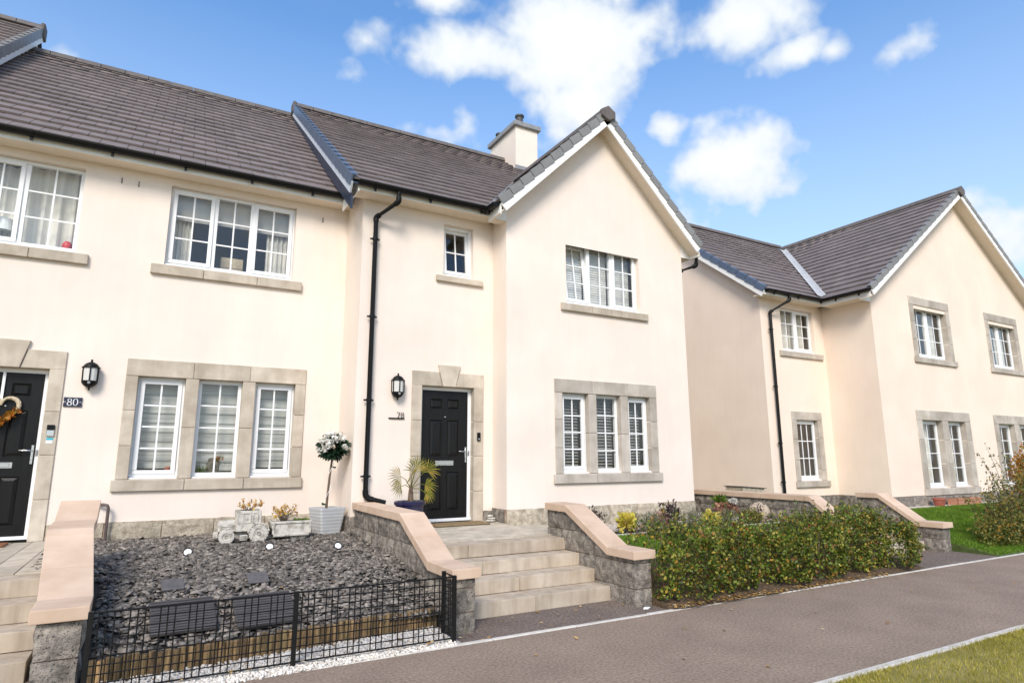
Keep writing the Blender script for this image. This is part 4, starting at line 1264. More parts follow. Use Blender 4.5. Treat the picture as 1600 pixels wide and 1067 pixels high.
stair('four buff concrete steps up to the number 78 door', 2.79, 4.752, [-3.94, -3.64, -3.335, -3.03], .149, joints=[.48, .47, .31, .29])
stair('concrete steps at the left edge leading to the number 80 door', -2.8, -.67, [-3.94, -3.64, -3.335, -3.03], .149, joints=[.75, .62, .7, .6])
stair('buff concrete steps partly hidden behind the hedge before the right house', 10.09, 12.0, [-3.62, -3.3, -3.0], .155, joints=[.5, .4, .6])

# landings
ld = thing('landing', (3.7, -1.9, .6), 'buff block paved landing before the number 78 door', 'landing'); ld['kind'] = 'structure'
slope = lambda y: .6 + .022 * (y + 3.03)
MB().add([(2.79, -2.715, slope(-2.715) - .02), (4.76, -2.715, slope(-2.715) - .02), (4.76, -.92, slope(-.92) - .02), (2.79, -.92, slope(-.92) - .02)], [(0, 1, 2, 3)]).build('paving_bed', M['mortar'], ld)
pav_me = MB().box(.002, .198, .002, .098, -.04, 0).mesh('paver', bevel=.004); pav_me.materials.append(M['paver'])
row = 0; y = -2.715
while y < -1.0:
    x = 2.79 - (.1 if row % 2 else 0)
    while x < 4.75:
        a, b = max(x, 2.79), min(x + .2, 4.76)
        if b - a > .03:
            o = bpy.data.objects.new('paver', pav_me); col.objects.link(o); o.parent = ld
            o.matrix_parent_inverse = Matrix.Translation(-ROOTLOC[ld.name])
            o.matrix_basis = Matrix.Translation((a, y, slope(y) + rng.uniform(-.0015, .0015))) @ Matrix.Diagonal(((b - a) / .2, 1, 1, 1))
        x += .2
    y += .1; row += 1
MB().box(4.76, 5.35, -2.60, -1.40, .40, .60).build('paving_margin', M['paver'], ld)
ld2 = thing('landing', (-1.7, -1.4, .6), 'pale plank paved landing before the number 80 door', 'landing'); ld2['kind'] = 'structure'
xs = -2.8
while xs < -.96:
    ww = .20 if xs < -1.2 else .22
    y = -2.72 - rng.uniform(0, .3)
    while y < -.03:
        a, b = max(y, -2.72), min(y + .6, -.03)
        if b - a > .05:
            MB().box(xs + .003, xs + ww - .003, a + .003, b - .003, .50, .606 + rng.uniform(-.002, .002)).build('paver', M['paver'], ld2, bevel=.004)
        y += .6
    xs += ww
MB().box(-2.8, -.75, -2.72, -.03, .2, .59).build('paving_bed', M['mortar'], ld2)

# ================================================================== SLATE BED
BY, BZ = [-4.3, -4.15, -3.2, -2.3, -.9, 0], [.15, .185, .425, .505, .57, .56]
bedz = lambda y: float(np.interp(y, BY, BZ))
sb = MB()
gy = np.linspace(-4.2, -.0, 22); gx = np.linspace(-.5, 2.6, 12)
for i in range(len(gx) - 1):
    for j in range(len(gy) - 1):
        sb.quad(*[(gx[p], gy[q], bedz(gy[q]) - .02) for p, q in ((i, j), (i + 1, j), (i + 1, j + 1), (i, j + 1))])
for q in range(len(gy) - 1):
    for xx in (gx[0], gx[-1]):
        sb.quad((xx, gy[q], -.1), (xx, gy[q + 1], -.1), (xx, gy[q + 1], bedz(gy[q + 1]) - .02), (xx, gy[q], bedz(gy[q]) - .02))
for q in ((-.96, -.45, -2.70, -.01),):
    sb.box(q[0], q[1], q[2], q[3], .1, .565)
o = sb.build('slate_bed', M['subsoil']); tag(o, 'sloping front garden bed covered in slate chippings', 'garden bed', kind='structure')


def rot_np(yaw, tilt, tdir):
    c, s = np.cos(yaw), np.sin(yaw)
    n = len(yaw)
    Rz = np.zeros((n, 3, 3)); Rz[:, 0, 0] = c; Rz[:, 0, 1] = -s; Rz[:, 1, 0] = s; Rz[:, 1, 1] = c; Rz[:, 2, 2] = 1
    ax = np.stack([np.cos(tdir), np.sin(tdir), np.zeros(n)], 1)
    K = np.zeros((n, 3, 3)); K[:, 0, 1] = -ax[:, 2]; K[:, 0, 2] = ax[:, 1]; K[:, 1, 0] = ax[:, 2]; K[:, 1, 2] = -ax[:, 0]; K[:, 2, 0] = -ax[:, 1]; K[:, 2, 1] = ax[:, 0]
    st, ct = np.sin(tilt)[:, None, None], np.cos(tilt)[:, None, None]
    Rt = np.eye(3)[None] + st * K + (1 - ct) * (K @ K)
    return Rt @ Rz


def chips(name, P, size, thick, tiltmax, mat, seed, elong=.6, parent=None):
    """irregular flat stones: P (N,3)"""
    g = np.random.default_rng(seed); n = len(P); k = 5
    ang = np.linspace(0, 2 * np.pi, k, endpoint=False)[None] + g.uniform(-.35, .35, (n, k))
    rad = size[:, None] * g.uniform(.6, 1.1, (n, k)) * .5
    xy = np.stack([np.cos(ang) * rad, np.sin(ang) * rad * g.uniform(elong, 1, (n, 1))], 2)
    th = (size * thick * g.uniform(.6, 1.3, n))[:, None, None]
    top = np.concatenate([xy * .86, np.broadcast_to(th / 2, (n, k, 1))], 2)
    bot = np.concatenate([xy, np.broadcast_to(-th / 2, (n, k, 1))], 2)
    V = np.concatenate([top, bot], 1)
    R = rot_np(g.uniform(0, 2 * np.pi, n), np.abs(g.normal(0, tiltmax, n)), g.uniform(0, 2 * np.pi, n))
    V = np.einsum('nij,nkj->nki', R, V) + P[:, None, :]
    F = [(0, 1, 2), (0, 2, 3), (0, 3, 4)]
    for i in range(k):
        j = (i + 1) % k
        F += [(i, i + k, j + k), (i, j + k, j)]
    F = np.array(F)
    I = (F[None] + (np.arange(n) * 2 * k)[:, None, None]).reshape(-1, 3)
    return put(name, mesh_fast(name, V.reshape(-1, 3), 3, I), mat, parent)


g = np.random.default_rng(2)
N = 22000
X = g.uniform(-.93, 2.585, N); Y = g.uniform(-4.19, -.02, N)
keep = ~((X < -.25 + np.clip(-(Y + 4.1) * .12, -.15, 0)) & (X > -.62 + np.clip(-(Y + 4.1) * .12, -.15, 0)) & (Y < -1.98))
keep &= ~((X < -.3) & (Y < -2.68))
X, Y = X[keep], Y[keep]
Z = np.where(X < -.5, .58, np.interp(Y, BY, BZ)) + g.uniform(-.012, .018, len(X))
o = chips('slate_chippings', np.stack([X, Y, Z], 1), np.clip(g.lognormal(math.log(.05), .45, len(X)), .02, .13), .17, .38, M['slate'], 3)
tag(o, 'dark grey slate chippings covering the sloping front bed', 'slate chippings', kind='stuff')

# white gravel strip and logs
lA, lB = Vector((-.27, -4.37, 0)), Vector((2.50, -4.13, 0))
gb = MB().add([(-.35, -4.66, .005), (2.52, -4.66, .005), (2.52, -4.10, .03), (-.35, -4.34, .03)], [(0, 1, 2, 3)]).build('gravel_base', M['pink_chip'])
tag(gb, 'strip of ground under the white gravel', 'ground', kind='structure')
N = 6500
X = g.uniform(-.33, 2.47, N); t_ = g.uniform(0, 1, N) ** .8
yl = -4.37 + (X + .27) / 2.77 * .24
Y = yl + (-4.70 - .05 * np.clip((1.9 - X) / 2, 0, 1) - yl) * t_
Z = .012 + .028 * (1 - t_) + g.uniform(-.006, .008, N)
o = chips('white_gravel', np.stack([X, Y, Z], 1), g.uniform(.014, .032, N), .6, .5, M['white_chip'], 5, .7)
tag(o, 'white pebble gravel under the black mesh fence', 'gravel', kind='stuff')
lg = thing('log_edging', (1.1, -4.25, 0), 'row of upright wooden half logs holding back the slate', 'log edging')
n_ = 52; L_ = (lB - lA).length; d_ = (lB - lA).normalized(); w_log = L_ / n_
for i in range(n_):
    c = lA + d_ * (w_log * (i + .5)); h = .195 + rng.uniform(-.012, .012) + .012 * i / n_
    rr_ = w_log * .5
    MB().lathe([(rr_ * .98, -.08), (rr_ * .98, h - .008), (rr_ * .86, h), (0.0001, h + .002)], (c.x, c.y, 0), 9, rot=rng.uniform(0, 1)).build('log_stake', M['wood'], lg)

# fence
fn = thing('mesh_fence', (1.1, -4.62, 0), 'low black steel mesh fence before the slate bed', 'fence')
FY = lambda x: -4.60 - .03 * (x + .27) / 2.72
FT = .567
for px, py in ((-.27, -4.6), (1.092, -4.615), (2.452, -4.63), (2.462, -4.375)):
    MB().box(px - .017, px + .017, py - .017, py + .017, -.03, FT + .006).build('fence_post', M['metal'], fn, bevel=.002)


def wires(P0, P1, L):
    d = (P1 - P0).normalized()
    r_ = .005
    n = int(L / .048)
    for i in range(1, n + 1):
        if i % 4 == 0: continue
        q = P0 + d * (L * i / (n + 1))
        MB().tube([(q.x, q.y, .045), (q.x, q.y, FT - .004)], r_, 6).build('upright_wire', M['metal'], fn)
    for k in range(10):
        z = .05 + (FT - .055) * k / 9
        rad = .0075 if k in (0, 9) else r_
        MB().tube([(P0.x, P0.y - .008 * (k not in (0, 9)), z), (P1.x, P1.y - .008 * (k not in (0, 9)), z)], rad, 6).build('cross_wire', M['metal'], fn)


wires(Vector((-.27, -4.6, 0)), Vector((1.092, -4.615, 0)), 1.362)
wires(Vector((1.092, -4.615, 0)), Vector((2.452, -4.63, 0)), 1.36)
wires(Vector((2.452, -4.63, 0)), Vector((2.462, -4.375, 0)), .255)


# ================================================================== THINGS ON THE SLATE
def wheel(t, cx, cy, cz, R, w, sgn, treads=0):
    prof = [(R * .52, -w / 2 + .006), (R * .7, -w / 2), (R * .93, -w / 2 + .004), (R, -w / 4), (R, w / 4), (R * .93, w / 2 - .004), (R * .7, w / 2), (R * .52, w / 2 - .006)]
    T = Matrix.Translation((cx, cy, cz)) @ Matrix.Rotation(math.pi / 2, 4, 'X')
    ty = MB().lathe(prof, (0, 0, 0), 28)
    for k in range(treads):
        a = 2 * math.pi * k / treads
        b = MB().box(R * .93, R * 1.045, -.012, .012, -w / 2 + .004, w / 2 - .004).xform(Matrix.Rotation(a, 4, 'Z'))
        ty.add(b.v, b.f)
    wh = ty.xform(T).build('wheel', M['concrete'], t, smooth=True)
    MB().lathe([(.0001, .0), (R * .18, 0), (R * .2, .018), (R * .3, .004), (R * .42, 0), (R * .55, .016), (R * .55, -.01)], (0, 0, 0), 20).xform(
        Matrix.Translation((cx, cy - sgn * (w / 2 - .014), cz)) @ Matrix.Rotation(math.pi / 2 * sgn, 4, 'X')).build('hub', M['concrete'], wh, smooth=True)


tz = .562
tr = thing('tractor_planter', (1.08, -1.0, tz), 'weathered cast stone tractor planter with yellow leaved plant in its cab', 'planter')
b = MB()
b.prism([(.80, .70), (.80, .80), (.83, .832), (1.02, .838), (1.02, .70)], 'y', -1.08, -.90)
b.build('bonnet', M['concrete'], tr, bevel=.014, seg=2)
MB().box(.755, .81, -1.06, -.92, .625, .70).box(.80, 1.30, -1.03, -.95, .60, .70).build('chassis', M['concrete'], tr, bevel=.012, seg=2)
c = MB()
# open-topped cab: four walls
for (x0, x1, y0, y1) in ((1.01, 1.30, -1.125, -1.10), (1.01, 1.30, -.88, -.855), (1.01, 1.035, -1.10, -.88), (1.275, 1.30, -1.10, -.88)):
    c.box(x0, x1, y0, y1, .70, .955)
cb = c.build('cab', M['concrete'], tr, bevel=.006)
MB().box(1.036, 1.274, -1.099, -.881, .71, .93).build('soil', M['soil'], tr)
for (x0, x1) in ((1.075, 1.175), (1.195, 1.26)):
    f = MB(); frame_box(f, x0, x1, .80, .935, .012, -1.135, -1.124); f.build('cab_window', M['concrete'], cb, bevel=.003)
for zz in (.74, .765):
    MB().box(.84, .98, -1.088, -1.078, zz, zz + .012).build('grille', M['concrete'], tr)
s_ = MB(); frame_box(s_, 1.055, 1.145, .595, .66, .014, -1.15, -1.10); s_.box(1.055, 1.145, -1.15, -1.10, .62, .632); s_.build('footstep', M['concrete'], tr, bevel=.003)
for yy, sg in ((-1.125, 1), (-.855, -1)):
    wheel(tr, .897, yy, .562 + .088, .088, .07, sg, 18)
    wheel(tr, 1.275, yy, .562 + .112, .112, .085, sg, 20)
    fd = [(1.275 + math.cos(a) * .135, .674 + math.sin(a) * .135) for a in np.linspace(.2, math.pi - .1, 10)] + [(1.275 + math.cos(a) * .12, .674 + math.sin(a) * .12) for a in np.linspace(math.pi - .1, .2, 10)]
    MB().prism(fd, 'y', yy - .04, yy + .04).build('mudguard', M['concrete'], tr, smooth=True)

tl = thing('trailer_planter', (1.68, -1.0, tz), 'weathered cast stone trailer planter behind the tractor, shrub and sedum inside', 'planter')
tb = MB()
A_ = [(1.42, .80), (1.94, .80), (1.91, .615), (1.47, .615)]
for yy in (-1.13, -.87):
    tb.prism([(1.42, .80), (1.94, .80), (1.915, .615), (1.465, .615)], 'y', yy - .014, yy + .014)
tb.prism([(1.42, .80), (1.448, .80), (1.49, .615), (1.465, .615)], 'y', -1.115, -.885)
tb.prism([(1.94, .80), (1.912, .80), (1.89, .615), (1.915, .615)], 'y', -1.115, -.885)
tb.box(1.465, 1.915, -1.115, -.885, .60, .625)
tbo = tb.build('body', M['concrete'], tl, bevel=.006)
MB().box(1.44, 1.92, -1.115, -.885, .63, .775).build('soil', M['soil'], tl)
for (z0, z1, dx) in ((.775, .805, 0), (.615, .645, .03)):
    MB().box(1.425 + dx, 1.935 - dx, -1.158, -1.143, z0, z1).build('side_rail', M['concrete'], tbo, bevel=.004)
for xx in (1.455, 1.915):
    MB().box(xx - .015, xx + .015, -1.156, -1.144, .645, .775).build('side_post', M['concrete'], tbo, bevel=.003)
MB().box(1.36, 1.50, -1.03, -.97, .585, .612).build('drawbar', M['concrete'], tl, bevel=.008)
MB().box(1.66, 1.88, -1.08, -.92, .57, .602).build('axle_beam', M['concrete'], tl, bevel=.006)
for yy, sg in ((-1.10, 1), (-.90, -1)):
    for xx in (1.72, 1.828):
        wheel(tl, xx, yy, .562 + .05, .05, .05, sg)


def leaves(name, P, L, W, mat, seed, parent=None, updir=.0, outc=None, fold=.15):
    """folded diamond leaves at P (N,3)"""
    g = np.random.default_rng(seed); n = len(P)
    d = g.normal(0, 1, (n, 3)); d[:, 2] += updir
    if outc is not None: d += outc
    d /= np.linalg.norm(d, axis=1)[:, None]
    q = g.normal(0, 1, (n, 3)); s = np.cross(d, q); s /= np.linalg.norm(s, axis=1)[:, None] + 1e-9
    nn = np.cross(d, s)
    L = np.broadcast_to(L, n)[:, None]; W = np.broadcast_to(W, n)[:, None]
    a = P - d * L * .5
    l_ = P - s * W * .5 + nn * W * fold - d * L * .05; r_ = P + s * W * .5 + nn * W * fold - d * L * .05
    t = P + d * L * .5
    V = np.stack([a, l_, t, r_], 1).reshape(-1, 3)
    base = (np.arange(n) * 4)[:, None]
    F = np.concatenate([base + np.array([[0, 2, 1]]), base + np.array([[0, 3, 2]])], 1).reshape(-1, 3)
    return put(name, mesh_fast(name, V, 3, F), mat, parent)


def ellipsoid_pts(c, r, n, seed, shell=.55, flat_bottom=True):
    g = np.random.default_rng(seed)
    d = g.normal(0, 1, (n, 3)); d /= np.linalg.norm(d, axis=1)[:, None]
    rad = shell + (1 - shell) * g.uniform(0, 1, n) ** .6
    lump = 1 + .18 * np.sin(d[:, 0] * 5 + seed) * np.cos(d[:, 1] * 4 + seed * 2) + .1 * np.sin(d[:, 2] * 9 + d[:, 0] * 7)
    return np.array(c) + d * (rad * lump)[:, None] * np.array(r)


def stems(mb, base, tips, r0=.006, r1=.002, n=5, bend=.03, rg=rng):
    b = Vector(base)
    for t in tips:
        t = Vector(t); mid = (b + t) / 2 + Vector((rg.uniform(-bend, bend), rg.uniform(-bend, bend), bend))
        mb.tube([b + Vector((rg.uniform(-.01, .01), rg.uniform(-.01, .01), 0)), mid, t], [r0, (r0 + r1) / 2, r1], n)


def shrub(name, label, cat, base, c, r, n, leaf, mat, seed, group=None, nst=7, shell=.3, up=.4, asp=.5):
    t = thing(name, base, label, cat, group)
    P = ellipsoid_pts(c, r, n, seed, shell)
    P = P[P[:, 2] > base[2] + .01]
    g = np.random.default_rng(seed + 99)
    sz = leaf * g.uniform(.6, 1.3, len(P))
    leaves('leaf_crown', P, sz, sz * asp, mat, seed, t, up)
    mb = MB(); rg = random.Random(seed)
    tips = [(c[0] + rg.uniform(-.8, .8) * r[0], c[1] + rg.uniform(-.8, .8) * r[1], c[2] + rg.uniform(-.2, .7) * r[2]) for _ in range(nst)]
    stems(mb, base, tips, .007, .002, 5, .02, rg)
    mb.raw('stem', M['twig'], t)
    return t


# plants in the tractor and trailer
def croton(label, base, tips, seed, leafl=.05):
    t = thing('potted_shrub', base, label, 'plant')
    mb = MB(); rg = random.Random(seed); P = []
    for tp in tips:
        b = Vector(base) + Vector((rg.uniform(-.04, .04), rg.uniform(-.03, .03), -.01)); tp = Vector(tp)
        mid = b.lerp(tp, .5) + Vector((0, 0, .02))
        mb.tube([b, mid, tp], [.004, .003, .002], 5)
        for _ in range(7):
            P.append(tp + Vector((rg.uniform(-.022, .022), rg.uniform(-.022, .022), rg.uniform(-.03, .03))))
    mb.raw('stem', M['twig'], t)
    P = np.array(P); g = np.random.default_rng(seed)
    leaves('leaf_crown', P, leafl * g.uniform(.6, 1.2, len(P)), .02 * g.uniform(.7, 1.2, len(P)), M['croton'], seed, t, 1.2)


rg = random.Random(8)
croton('yellow and red leaved plant growing out of the stone tractor cab', (1.16, -.99, .93), [(1.16 + rg.uniform(-.13, .16), -.99 + rg.uniform(-.08, .08), 1.0 + rg.uniform(-.01, .08)) for _ in range(15)], 8)
croton('bushy yellow and pink plant in the stone trailer', (1.60, -1.0, .775), [(1.61 + rg.uniform(-.15, .15), -1.0 + rg.uniform(-.08, .08), .90 + rg.uniform(-.04, .10)) for _ in range(34)], 9, .038)
P = np.random.default_rng(4).uniform([1.74, -1.10, .775], [1.92, -.9, .815], (420, 3))
t = thing('sedum', (1.83, -1.0, .775), 'low bright green sedum clump at the trailer tail', 'plant')
leaves('leaf_crown', P, .028, .01, M['greenleaf'], 4, t, 1.5)

# grey pot and flower ball tree
gp = thing('square_pot', (2.24, -.70, .56), 'light grey ribbed square tapering pot in the corner', 'plant pot')


def sqring(w, rad, z):
    pts = []
    for qx, qy, a0 in ((1, 1, 0), (-1, 1, 90), (-1, -1, 180), (1, -1, 270)):
        for k in range(4):
            a = math.radians(a0 + 30 * k)
            pts.append((qx * (w - rad) + math.cos(a) * rad, qy * (w - rad) + math.sin(a) * rad, z))
    return pts


lev = []
for k in range(17):
    f = k / 16; w0 = .145 + .052 * f + (.0022 if k % 2 else 0)
    lev.append(sqring(w0, .03, .36 * f))
lev += [sqring(.197, .03, .365), sqring(.178, .02, .365), sqring(.172, .02, .31)]
mb = MB(); Vv = [p for l in lev for p in l]; Ff = []
for i in range(len(lev) - 1):
    for k in range(16): Ff.append((i * 16 + k, i * 16 + (k + 1) % 16, (i + 1) * 16 + (k + 1) % 16, (i + 1) * 16 + k))
Ff.append(tuple(range(16))[::-1]); Ff.append(tuple(range((len(lev) - 1) * 16, len(lev) * 16)))
mb.add(Vv, Ff).xform(Matrix.Translation((2.24, -.70, .565)) @ Matrix.Rotation(math.radians(14), 4, 'Z'))
mb.build('pot_body', M['greypot'], gp)
MB().add([(*p[:2], 0) for p in sqring(.172, .02, 0)], [tuple(range(16))]).xform(Matrix.Translation((2.24, -.70, .885)) @ Matrix.Rotation(math.radians(14), 4, 'Z')).build('soil', M['soil'], gp)
tp = thing('flower_ball_tree', (2.23, -.70, .88), 'slim standard tree with a ball of cream flowers in the grey pot', 'small tree')
MB().tube([(2.225, -.70, .88), (2.235, -.70, 1.1), (2.255, -.70, 1.4), (2.275, -.71, 1.64)], [.019, .017, .016, .014], 10).build('trunk', M['trunk'], tp, smooth=True)
hx = [(2.225 + .05 * k / 24 + math.cos(k * .55) * .023, -.70 + math.sin(k * .55) * .023, .90 + .68 * k / 24) for k in range(25)]
MB().tube(hx, .004, 5).build('climbing_wire', M['white'], tp)
leaves('trunk_leaves', np.array([(2.17, -.72, .98), (2.19, -.72, .97), (2.29, -.72, 1.50), (2.31, -.72, 1.49)]), .07, .045, M['darkleaf'], 2, tp)
cc = (2.285, -.71, 1.775)
P = ellipsoid_pts(cc, (.20, .20, .19), 1000, 31, .45)
leaves('leaf_crown', P, .07, .042, M['darkleaf'], 31, tp, -.1)
g = np.random.default_rng(12); FP = []; k = 0
while k < 34:
    d = g.normal(0, 1, 3); d /= np.linalg.norm(d)
    if d[2] < -.3: continue
    fc = np.array(cc) + d * np.array([.2, .2, .19])
    for _ in range(38):
        FP.append(fc + g.normal(0, .019, 3))
    k += 1
leaves('blossom', np.array(FP), .05, .042, M['petal'], 13, tp, .3)

# palm in a blue pot by the door
bp_ = thing('blue_pot', (3.24, -1.35, .63), 'dark blue glazed round pot beside the number 78 door', 'plant pot')
MB().lathe([(.15, 0), (.17, .02), (.20, .30), (.205, .33), (.222, .335), (.225, .375), (.215, .385), (.195, .38), (.19, .34)], (3.24, -1.35, .635), 32).build('pot_body', M['bluepot'], bp_, smooth=True)
MB().lathe([(.0001, 0), (.195, 0)], (3.24, -1.35, .985), 24).build('soil', M['soil'], bp_)
P = ellipsoid_pts((3.24, -1.35, .995), (.17, .17, .02), 300, 5, .1)
pm = thing('fan_palm', (3.24, -1.35, .98), 'young fan palm with yellowing fronds in the blue pot', 'palm')
leaves('ground_moss', P, .03, .02, M['olive'], 5, pm, 1)
MB().lathe([(.035, 0), (.042, .05), (.036, .14), (.026, .22), (.016, .26)], (3.25, -1.35, .98), 12).build('trunk', M['trunk'], pm)
fr_ = [((3.28, -1.42, 1.42), (.10, -.25, .75), .26), ((3.46, -1.42, 1.44), (.8, -.3, .55), .23), ((3.08, -1.40, 1.36), (-.95, -.2, .02), .24),
       ((3.46, -1.36, 1.24), (.85, -.4, -.15), .20), ((3.22, -1.44, 1.36), (-.2, -.7, .45), .22), ((3.36, -1.28, 1.48), (.5, .3, .85), .24), ((3.45, -1.44, 1.12), (.7, -.35, -.45), .16), ((3.12, -1.30, 1.22), (-.85, .1, -.25), .18)]
for fi, (hub, dr, ln) in enumerate(fr_):
    hub, dr = Vector(hub), Vector(dr).normalized()
    st = Vector((3.25, -1.35, 1.19))
    mid = st.lerp(hub, .55) + Vector((0, 0, .035))
    rg = random.Random(fi)
    f = MB(); side = dr.cross(Vector((.1, -.95, .3))).normalized(); nrm = side.cross(dr)
    nb = 12
    for k in range(nb):
        a = math.radians(-78 + 156 * k / (nb - 1))
        d = (dr * math.cos(a) + side * math.sin(a)).normalized()
        L1 = ln * (.72 + .28 * math.cos(a * .8)) * rg.uniform(.88, 1.05)
        w = d.cross(nrm).normalized() * .0075
        p1 = hub + d * L1 * .55 + nrm * .006; p2 = hub + d * L1 + Vector((0, 0, -.03 * rg.random() - .01))
        f.add([hub, p1 + w + nrm * .004, p2, p1 - w + nrm * .004, p1 - nrm * .003], [(0, 1, 4), (0, 4, 3), (1, 2, 4), (4, 2, 3)])
    fo = f.raw('frond', M['palm'], pm)
    MB().tube([st, mid, hub], [.007, .005, .004], 6).build('frond_stalk', M['olive'], fo)

# garden spotlights
for (x, y, lab, az) in ((.446, -1.74, 'round white garden spotlight alone on the slate, nearest the left wall', -10), (1.325, -1.74, 'round white garden spotlight just below the stone trailer', -4), (2.078, -2.0, 'round white garden spotlight nearest the stepped wall', 2)):
    z = bedz(y) + .035
    s = thing('garden_spotlight', (x, y, z - .03), lab, 'spotlight', 'spotlights in the slate bed')
    T = Matrix.Translation((x, y, z)) @ Matrix.Rotation(math.radians(az), 4, 'Z') @ Matrix.Rotation(math.radians(52), 4, 'X')
    MB().lathe([(.02, -.09), (.045, -.07), (.05, 0), (.05, .02), (.043, .02), (.043, .004)], (0, 0, 0), 20).xform(T).build('lamp_housing', M['black'], s, smooth=True)
    MB().lathe([(.0001, .014), (.04, .010), (.043, .006)], (0, 0, 0), 20).xform(T).build('lens', M['white'], s, smooth=True)
    MB().tube([(x, y + .03, z - .04), (x, y + .03, z - .16)], .008, 6).build('ground_spike', M['black'], s)

# dark panels lying on the slate
for (x, y, w, d, til, lift, rz, lab) in ((.268, -3.17, .19, .20, 17, .05, 3, 'small square charcoal slab on the slate, left one'), (1.002, -3.19, .19, .21, 17, .05, 1, 'small square charcoal slab on the slate, right one'),
                                         (.34, -3.86, .485, .50, 17, .085, 2, 'large ribbed charcoal panel behind the fence, left one'), (.975, -3.90, .50, .50, 17, .085, 2, 'large ribbed charcoal panel behind the fence, right one')):
    big = w > .3
    t = thing('dark_panel' if big else 'dark_slab', (x, y, bedz(y)), lab, 'panel' if big else 'slab', 'charcoal panels behind the fence' if big else 'small charcoal slabs')
    T = Matrix.Translation((x, y, bedz(y) + lift)) @ Matrix.Rotation(math.radians(rz), 4, 'Z') @ Matrix.Rotation(math.radians(til), 4, 'X')
    MB().box(-w / 2, w / 2, -d / 2, d / 2, -.035 if big else -.022, 0).xform(T).build('slab_body', M['slab' if big else 'slab_lt'], t, bevel=.006)
    if big:
        for k in range(12):
            yy = -d / 2 + d * (k + .5) / 12
            MB().box(-w / 2 + .01, w / 2 - .01, yy - .012, yy + .012, .001, .006).xform(T).build('rib', M['slab'], t)
        MB().box(-w / 2 + .03, w / 2 - .03, -d / 2 + .03, -d / 2 + .06, -.12, -.035).xform(T).build('foot', M['black'], t)

# ================================================================== ON THE WALLS AND AT THE DOORS
def lantern(x, yf, zc, lab):
    t = thing('wall_lantern', (x, yf, zc), lab, 'wall lantern', 'black wall lanterns')
    c = (x, yf - .075, zc)
    MB().box(x - .05, x + .05, yf - .014, yf - .001, zc - .13, zc + .12).build('back_plate', M['black'], t, bevel=.006)
    cap = MB().lathe([(.108, .095), (.108, .107), (.092, .112), (.085, .13), (.062, .155), (.03, .172), (.014, .178), (.012, .195), (.015, .203), (.008, .21), (.0001, .212)], c, 12, sy=.85)
    cap.build('lamp_cap', M['black'], t, smooth=True)
    bowl = MB().lathe([(.093, -.075), (.095, -.09), (.088, -.11), (.065, -.14), (.03, -.16), (.014, -.165), (.012, -.18), (.016, -.188), (.008, -.2), (.0001, -.201)], c, 12, sy=.85)
    bowl.build('lamp_base', M['black'], t, smooth=True)
    MB().lathe([(.086, -.08), (.09, .1)], c, 12, sy=.85).build('lamp_glass', M['frosted'], t)
    for k in range(6):
        a = math.pi / 6 + k * math.pi / 3
        p = (c[0] + math.cos(a) * .094, c[1] + math.sin(a) * .094 * .85)
        MB().tube([(p[0], p[1], zc - .085), (p[0] + math.cos(a) * .004, p[1] + math.sin(a) * .004, zc + .1)], .0085, 6).build('glazing_rib', M['black'], t)
    MB().lathe([(.019, 0), (.017, .01), (.0001, .014)], (0, 0, 0), 12).xform(Matrix.Translation((x + .0, c[1] - .078, zc - .105)) @ Matrix.Rotation(math.pi / 2, 4, 'X')).build('sensor_eye', M['lead'], t)


lantern(-.815, 0, 2.712, 'black wall lantern above the number 80 plaque')
lantern(3.14, YB, 2.675, 'black wall lantern left of the number 78 door')


def ell_ring(mb, cx, cz, rx, rz, tx, tz_, y0, y1, n=28):
    o_ = [(cx + math.cos(2 * math.pi * k / n) * rx, cz + math.sin(2 * math.pi * k / n) * rz) for k in range(n)]
    i_ = [(cx + math.cos(2 * math.pi * k / n) * (rx - tx), cz + math.sin(2 * math.pi * k / n) * (rz - tz_)) for k in range(n)]
    V = [(x, y0, z) for x, z in o_] + [(x, y0, z) for x, z in i_] + [(x, y1, z) for x, z in o_] + [(x, y1, z) for x, z in i_]
    F = []
    for k in range(n):
        j = (k + 1) % n
        F += [(k, j, n + j, n + k), (k, 2 * n + k, 2 * n + j, j), (n + k, n + j, 3 * n + j, 3 * n + k), (2 * n + k, 3 * n + k, 3 * n + j, 2 * n + j)]
    mb.add(V, F)


pq = thing('house_number_plaque', (-.975, -.01, 2.35), 'navy plaque with white number 80 on the cream wall', 'number plaque')
px0, px1, pz0, pz1 = -1.076, -.874, 2.292, 2.414
ppoly = [(px0, pz0), (px1, pz0), (px1, pz0 + .045), (px1 - .012, 2.353), (px1, pz1 - .045), (px1, pz1), (px0, pz1), (px0, pz1 - .045), (px0 + .012, 2.353), (px0, pz0 + .045)]
MB().prism(ppoly, 'y', -.018, -.001).build('plaque_plate', M['navy'], pq)
d8 = MB(); ell_ring(d8, -1.010, 2.377, .024, .021, .009, .005, -.022, -.0185); ell_ring(d8, -1.010, 2.331, .028, .026, .0105, .006, -.0221, -.0185); d8.build('digit_eight', M['white'], pq)
d0 = MB(); ell_ring(d0, -.945, 2.353, .029, .047, .0105, .005, -.022, -.0185); d0.build('digit_zero', M['white'], pq)
for xx in (px0 + .02, px1 - .02):
    MB().lathe([(.005, 0), (.0001, .002)], (0, 0, 0), 10).xform(Matrix.Translation((xx, -.0185, 2.353)) @ Matrix.Rotation(math.pi / 2, 4, 'X')).build('fixing_screw', M['white'], pq)

